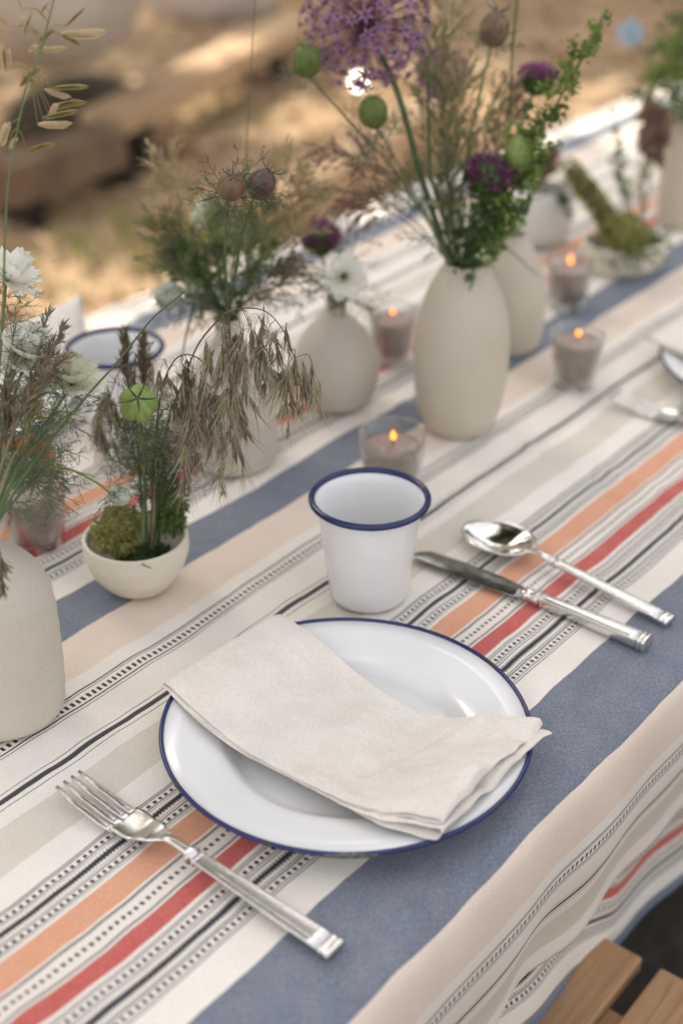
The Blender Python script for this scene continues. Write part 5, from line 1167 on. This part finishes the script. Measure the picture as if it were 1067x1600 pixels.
# --- vase behind, white jar, low planter, slim vase
leafy('leafy sprig in the vase behind the egg shaped one', [(1.222, 0.752, 0.863), (1.225, 0.749, 0.887), (1.226, 0.746, 0.907)], 210, 8, .2, .01, 1.0, 'leafy_sprig', (0, 1), 'leafy sprigs')
plume('brown tufted head leaning out of the white jar', [(1.538, 0.899, 0.809), (1.539, 0.898, 0.826), (1.542, 0.895, 0.845), (1.543, 0.893, 0.855)], M_red, 211, .03, 30, .2, .45, .009, 'tufts in the white jar', 'brown_tuft', M_brown, .003)
plume('second brown tuft standing beside it in the white jar', [(1.539, 0.898, 0.809), (1.541, 0.906, 0.820), (1.543, 0.914, 0.834), (1.550, 0.917, 0.842)], M_brome, 212, .03, 26, .2, .45, .009, 'tufts in the white jar', 'brown_tuft', M_brown, .003)
leafy('dark hanging sprig at the lip of the white jar', [(1.522, 0.872, 0.818), (1.523, 0.855, 0.812), (1.518, 0.845, 0.793)], 213, 8, .2, .008, .9, 'leafy_sprig', (1, 1), 'leafy sprigs')
def branch():
    pts = [(1.501, 0.761, 0.780), (1.497, 0.782, 0.812), (1.489, 0.808, 0.844), (1.481, 0.834, 0.870)]; t = stem_thing('mossy_branch', 'thick moss covered branch leaning out of the low planter', 'branch', pts, .011, .006, M_bark, None, 8, 8)
    r = random.Random(5); mb = MB()
    for i in range(900):
        g = r.random()*.999*(len(t.c)-1); k = int(g); p = t.c[k].lerp(t.c[k+1], g-k); v = unit(r); mb.leaf(p + v*.0105, v + rv(.6, r), unit(r), .007, .0045, .2, .2, 2)
    t.part('moss_cover', mb, M_moss)
branch()
moss('yellow green moss cushion in the low planter', Vector((1.482, 0.753, 0.808)), (.022, .022, .02), M_moss, 4, 700, .006)
moss('dark moss filling the low planter', Vector((1.507, 0.753, 0.783)), (.045, .035, .016), M_mossg, 5, 700, .006)
for k, (l, pts, m, n) in enumerate([('thin sprig with dark leaves rising from the low planter', [(1.507, 0.753, 0.787), (1.499, 0.764, 0.842), (1.491, 0.774, 0.896), (1.485, 0.781, 0.948)], (1, 1), 12), ('thin sprig beside it reaching the sunlit cloth', [(1.509, 0.750, 0.787), (1.511, 0.759, 0.825), (1.508, 0.773, 0.854), (1.502, 0.791, 0.883)], (1, 0), 9)]):
    leafy(l, pts, 220 + k, n, .45, .010, .85, 'leafy_sprig', m, 'leafy sprigs')
for k, (l, pts) in enumerate([('reddish brown tassel hanging over the low planter', [(1.512, 0.747, 0.787), (1.515, 0.750, 0.864), (1.518, 0.752, 0.924), (1.523, 0.753, 0.960), (1.525, 0.756, 0.940), (1.529, 0.758, 0.898)]), ('second reddish tassel closer to the slim vase', [(1.513, 0.745, 0.787), (1.520, 0.743, 0.857), (1.525, 0.743, 0.924), (1.529, 0.745, 0.952), (1.533, 0.746, 0.929), (1.537, 0.748, 0.890)])]):
    plume(l, pts, M_red, 225 + k, .03, 40, .62, .4, .012, 'reddish tassels', 'tassel_grass', M_brown, .0035, 1.2, .6)
plume('straw stalks rising from the low planter', [(1.514, 0.744, 0.787), (1.513, 0.746, 0.827), (1.511, 0.748, 0.858), (1.513, 0.746, 0.879)], M_plume, 228, .03, 26, .2, .4, .008)
for k, (l, pts, n) in enumerate([('bushy green spray rising highest from the slim vase', [(1.695, 0.804, 0.906), (1.689, 0.812, 0.950), (1.680, 0.823, 0.997), (1.671, 0.834, 1.057)], 24), ('bushy green spray hanging left of the slim vase', [(1.666, 0.792, 0.914), (1.657, 0.798, 0.935), (1.650, 0.802, 0.928), (1.645, 0.802, 0.897)], 12), ('bushy green spray at the picture edge over the slim vase', [(1.677, 0.794, 0.911), (1.676, 0.796, 0.955), (1.675, 0.798, 1.001), (1.673, 0.800, 1.054)], 24), ('bushy green spray filling the mouth of the slim vase', [(1.686, 0.800, 0.909), (1.682, 0.799, 0.930), (1.676, 0.801, 0.954), (1.669, 0.805, 0.974)], 14)]):
    leafy(l, pts, 230 + k, n, .15, .022, 1.5, 'leafy_spray', (0, 1, 1), 'leafy sprays in the slim vase')
def blueflower():
    pts = [(1.741, 0.826, 0.894), (1.747, 0.857, 0.925), (1.750, 0.890, 0.953), (1.760, 0.915, 0.968)]; t = stem_thing('blue_flower', 'pale blue flower floating against the dark ground beside the slim vase', 'flower', pts, .0012, .0008, M_stem)
    me = petal_mesh(M_blue, 'petal', .023, .011, .3, 3); F_ = frame((-.6, -.5, .4), pts[-1])
    for i in range(6): t.inst('petal', me, F_ @ Matrix.Rotation(2*pi*i/6, 4, 'Z') @ Matrix.Rotation(.3, 4, 'X'))
    mb = MB(); mb.ell(pts[-1], .003, .003, .003, nu=10, nv=7); t.part('centre', mb, M_centre, weld=True)
blueflower()
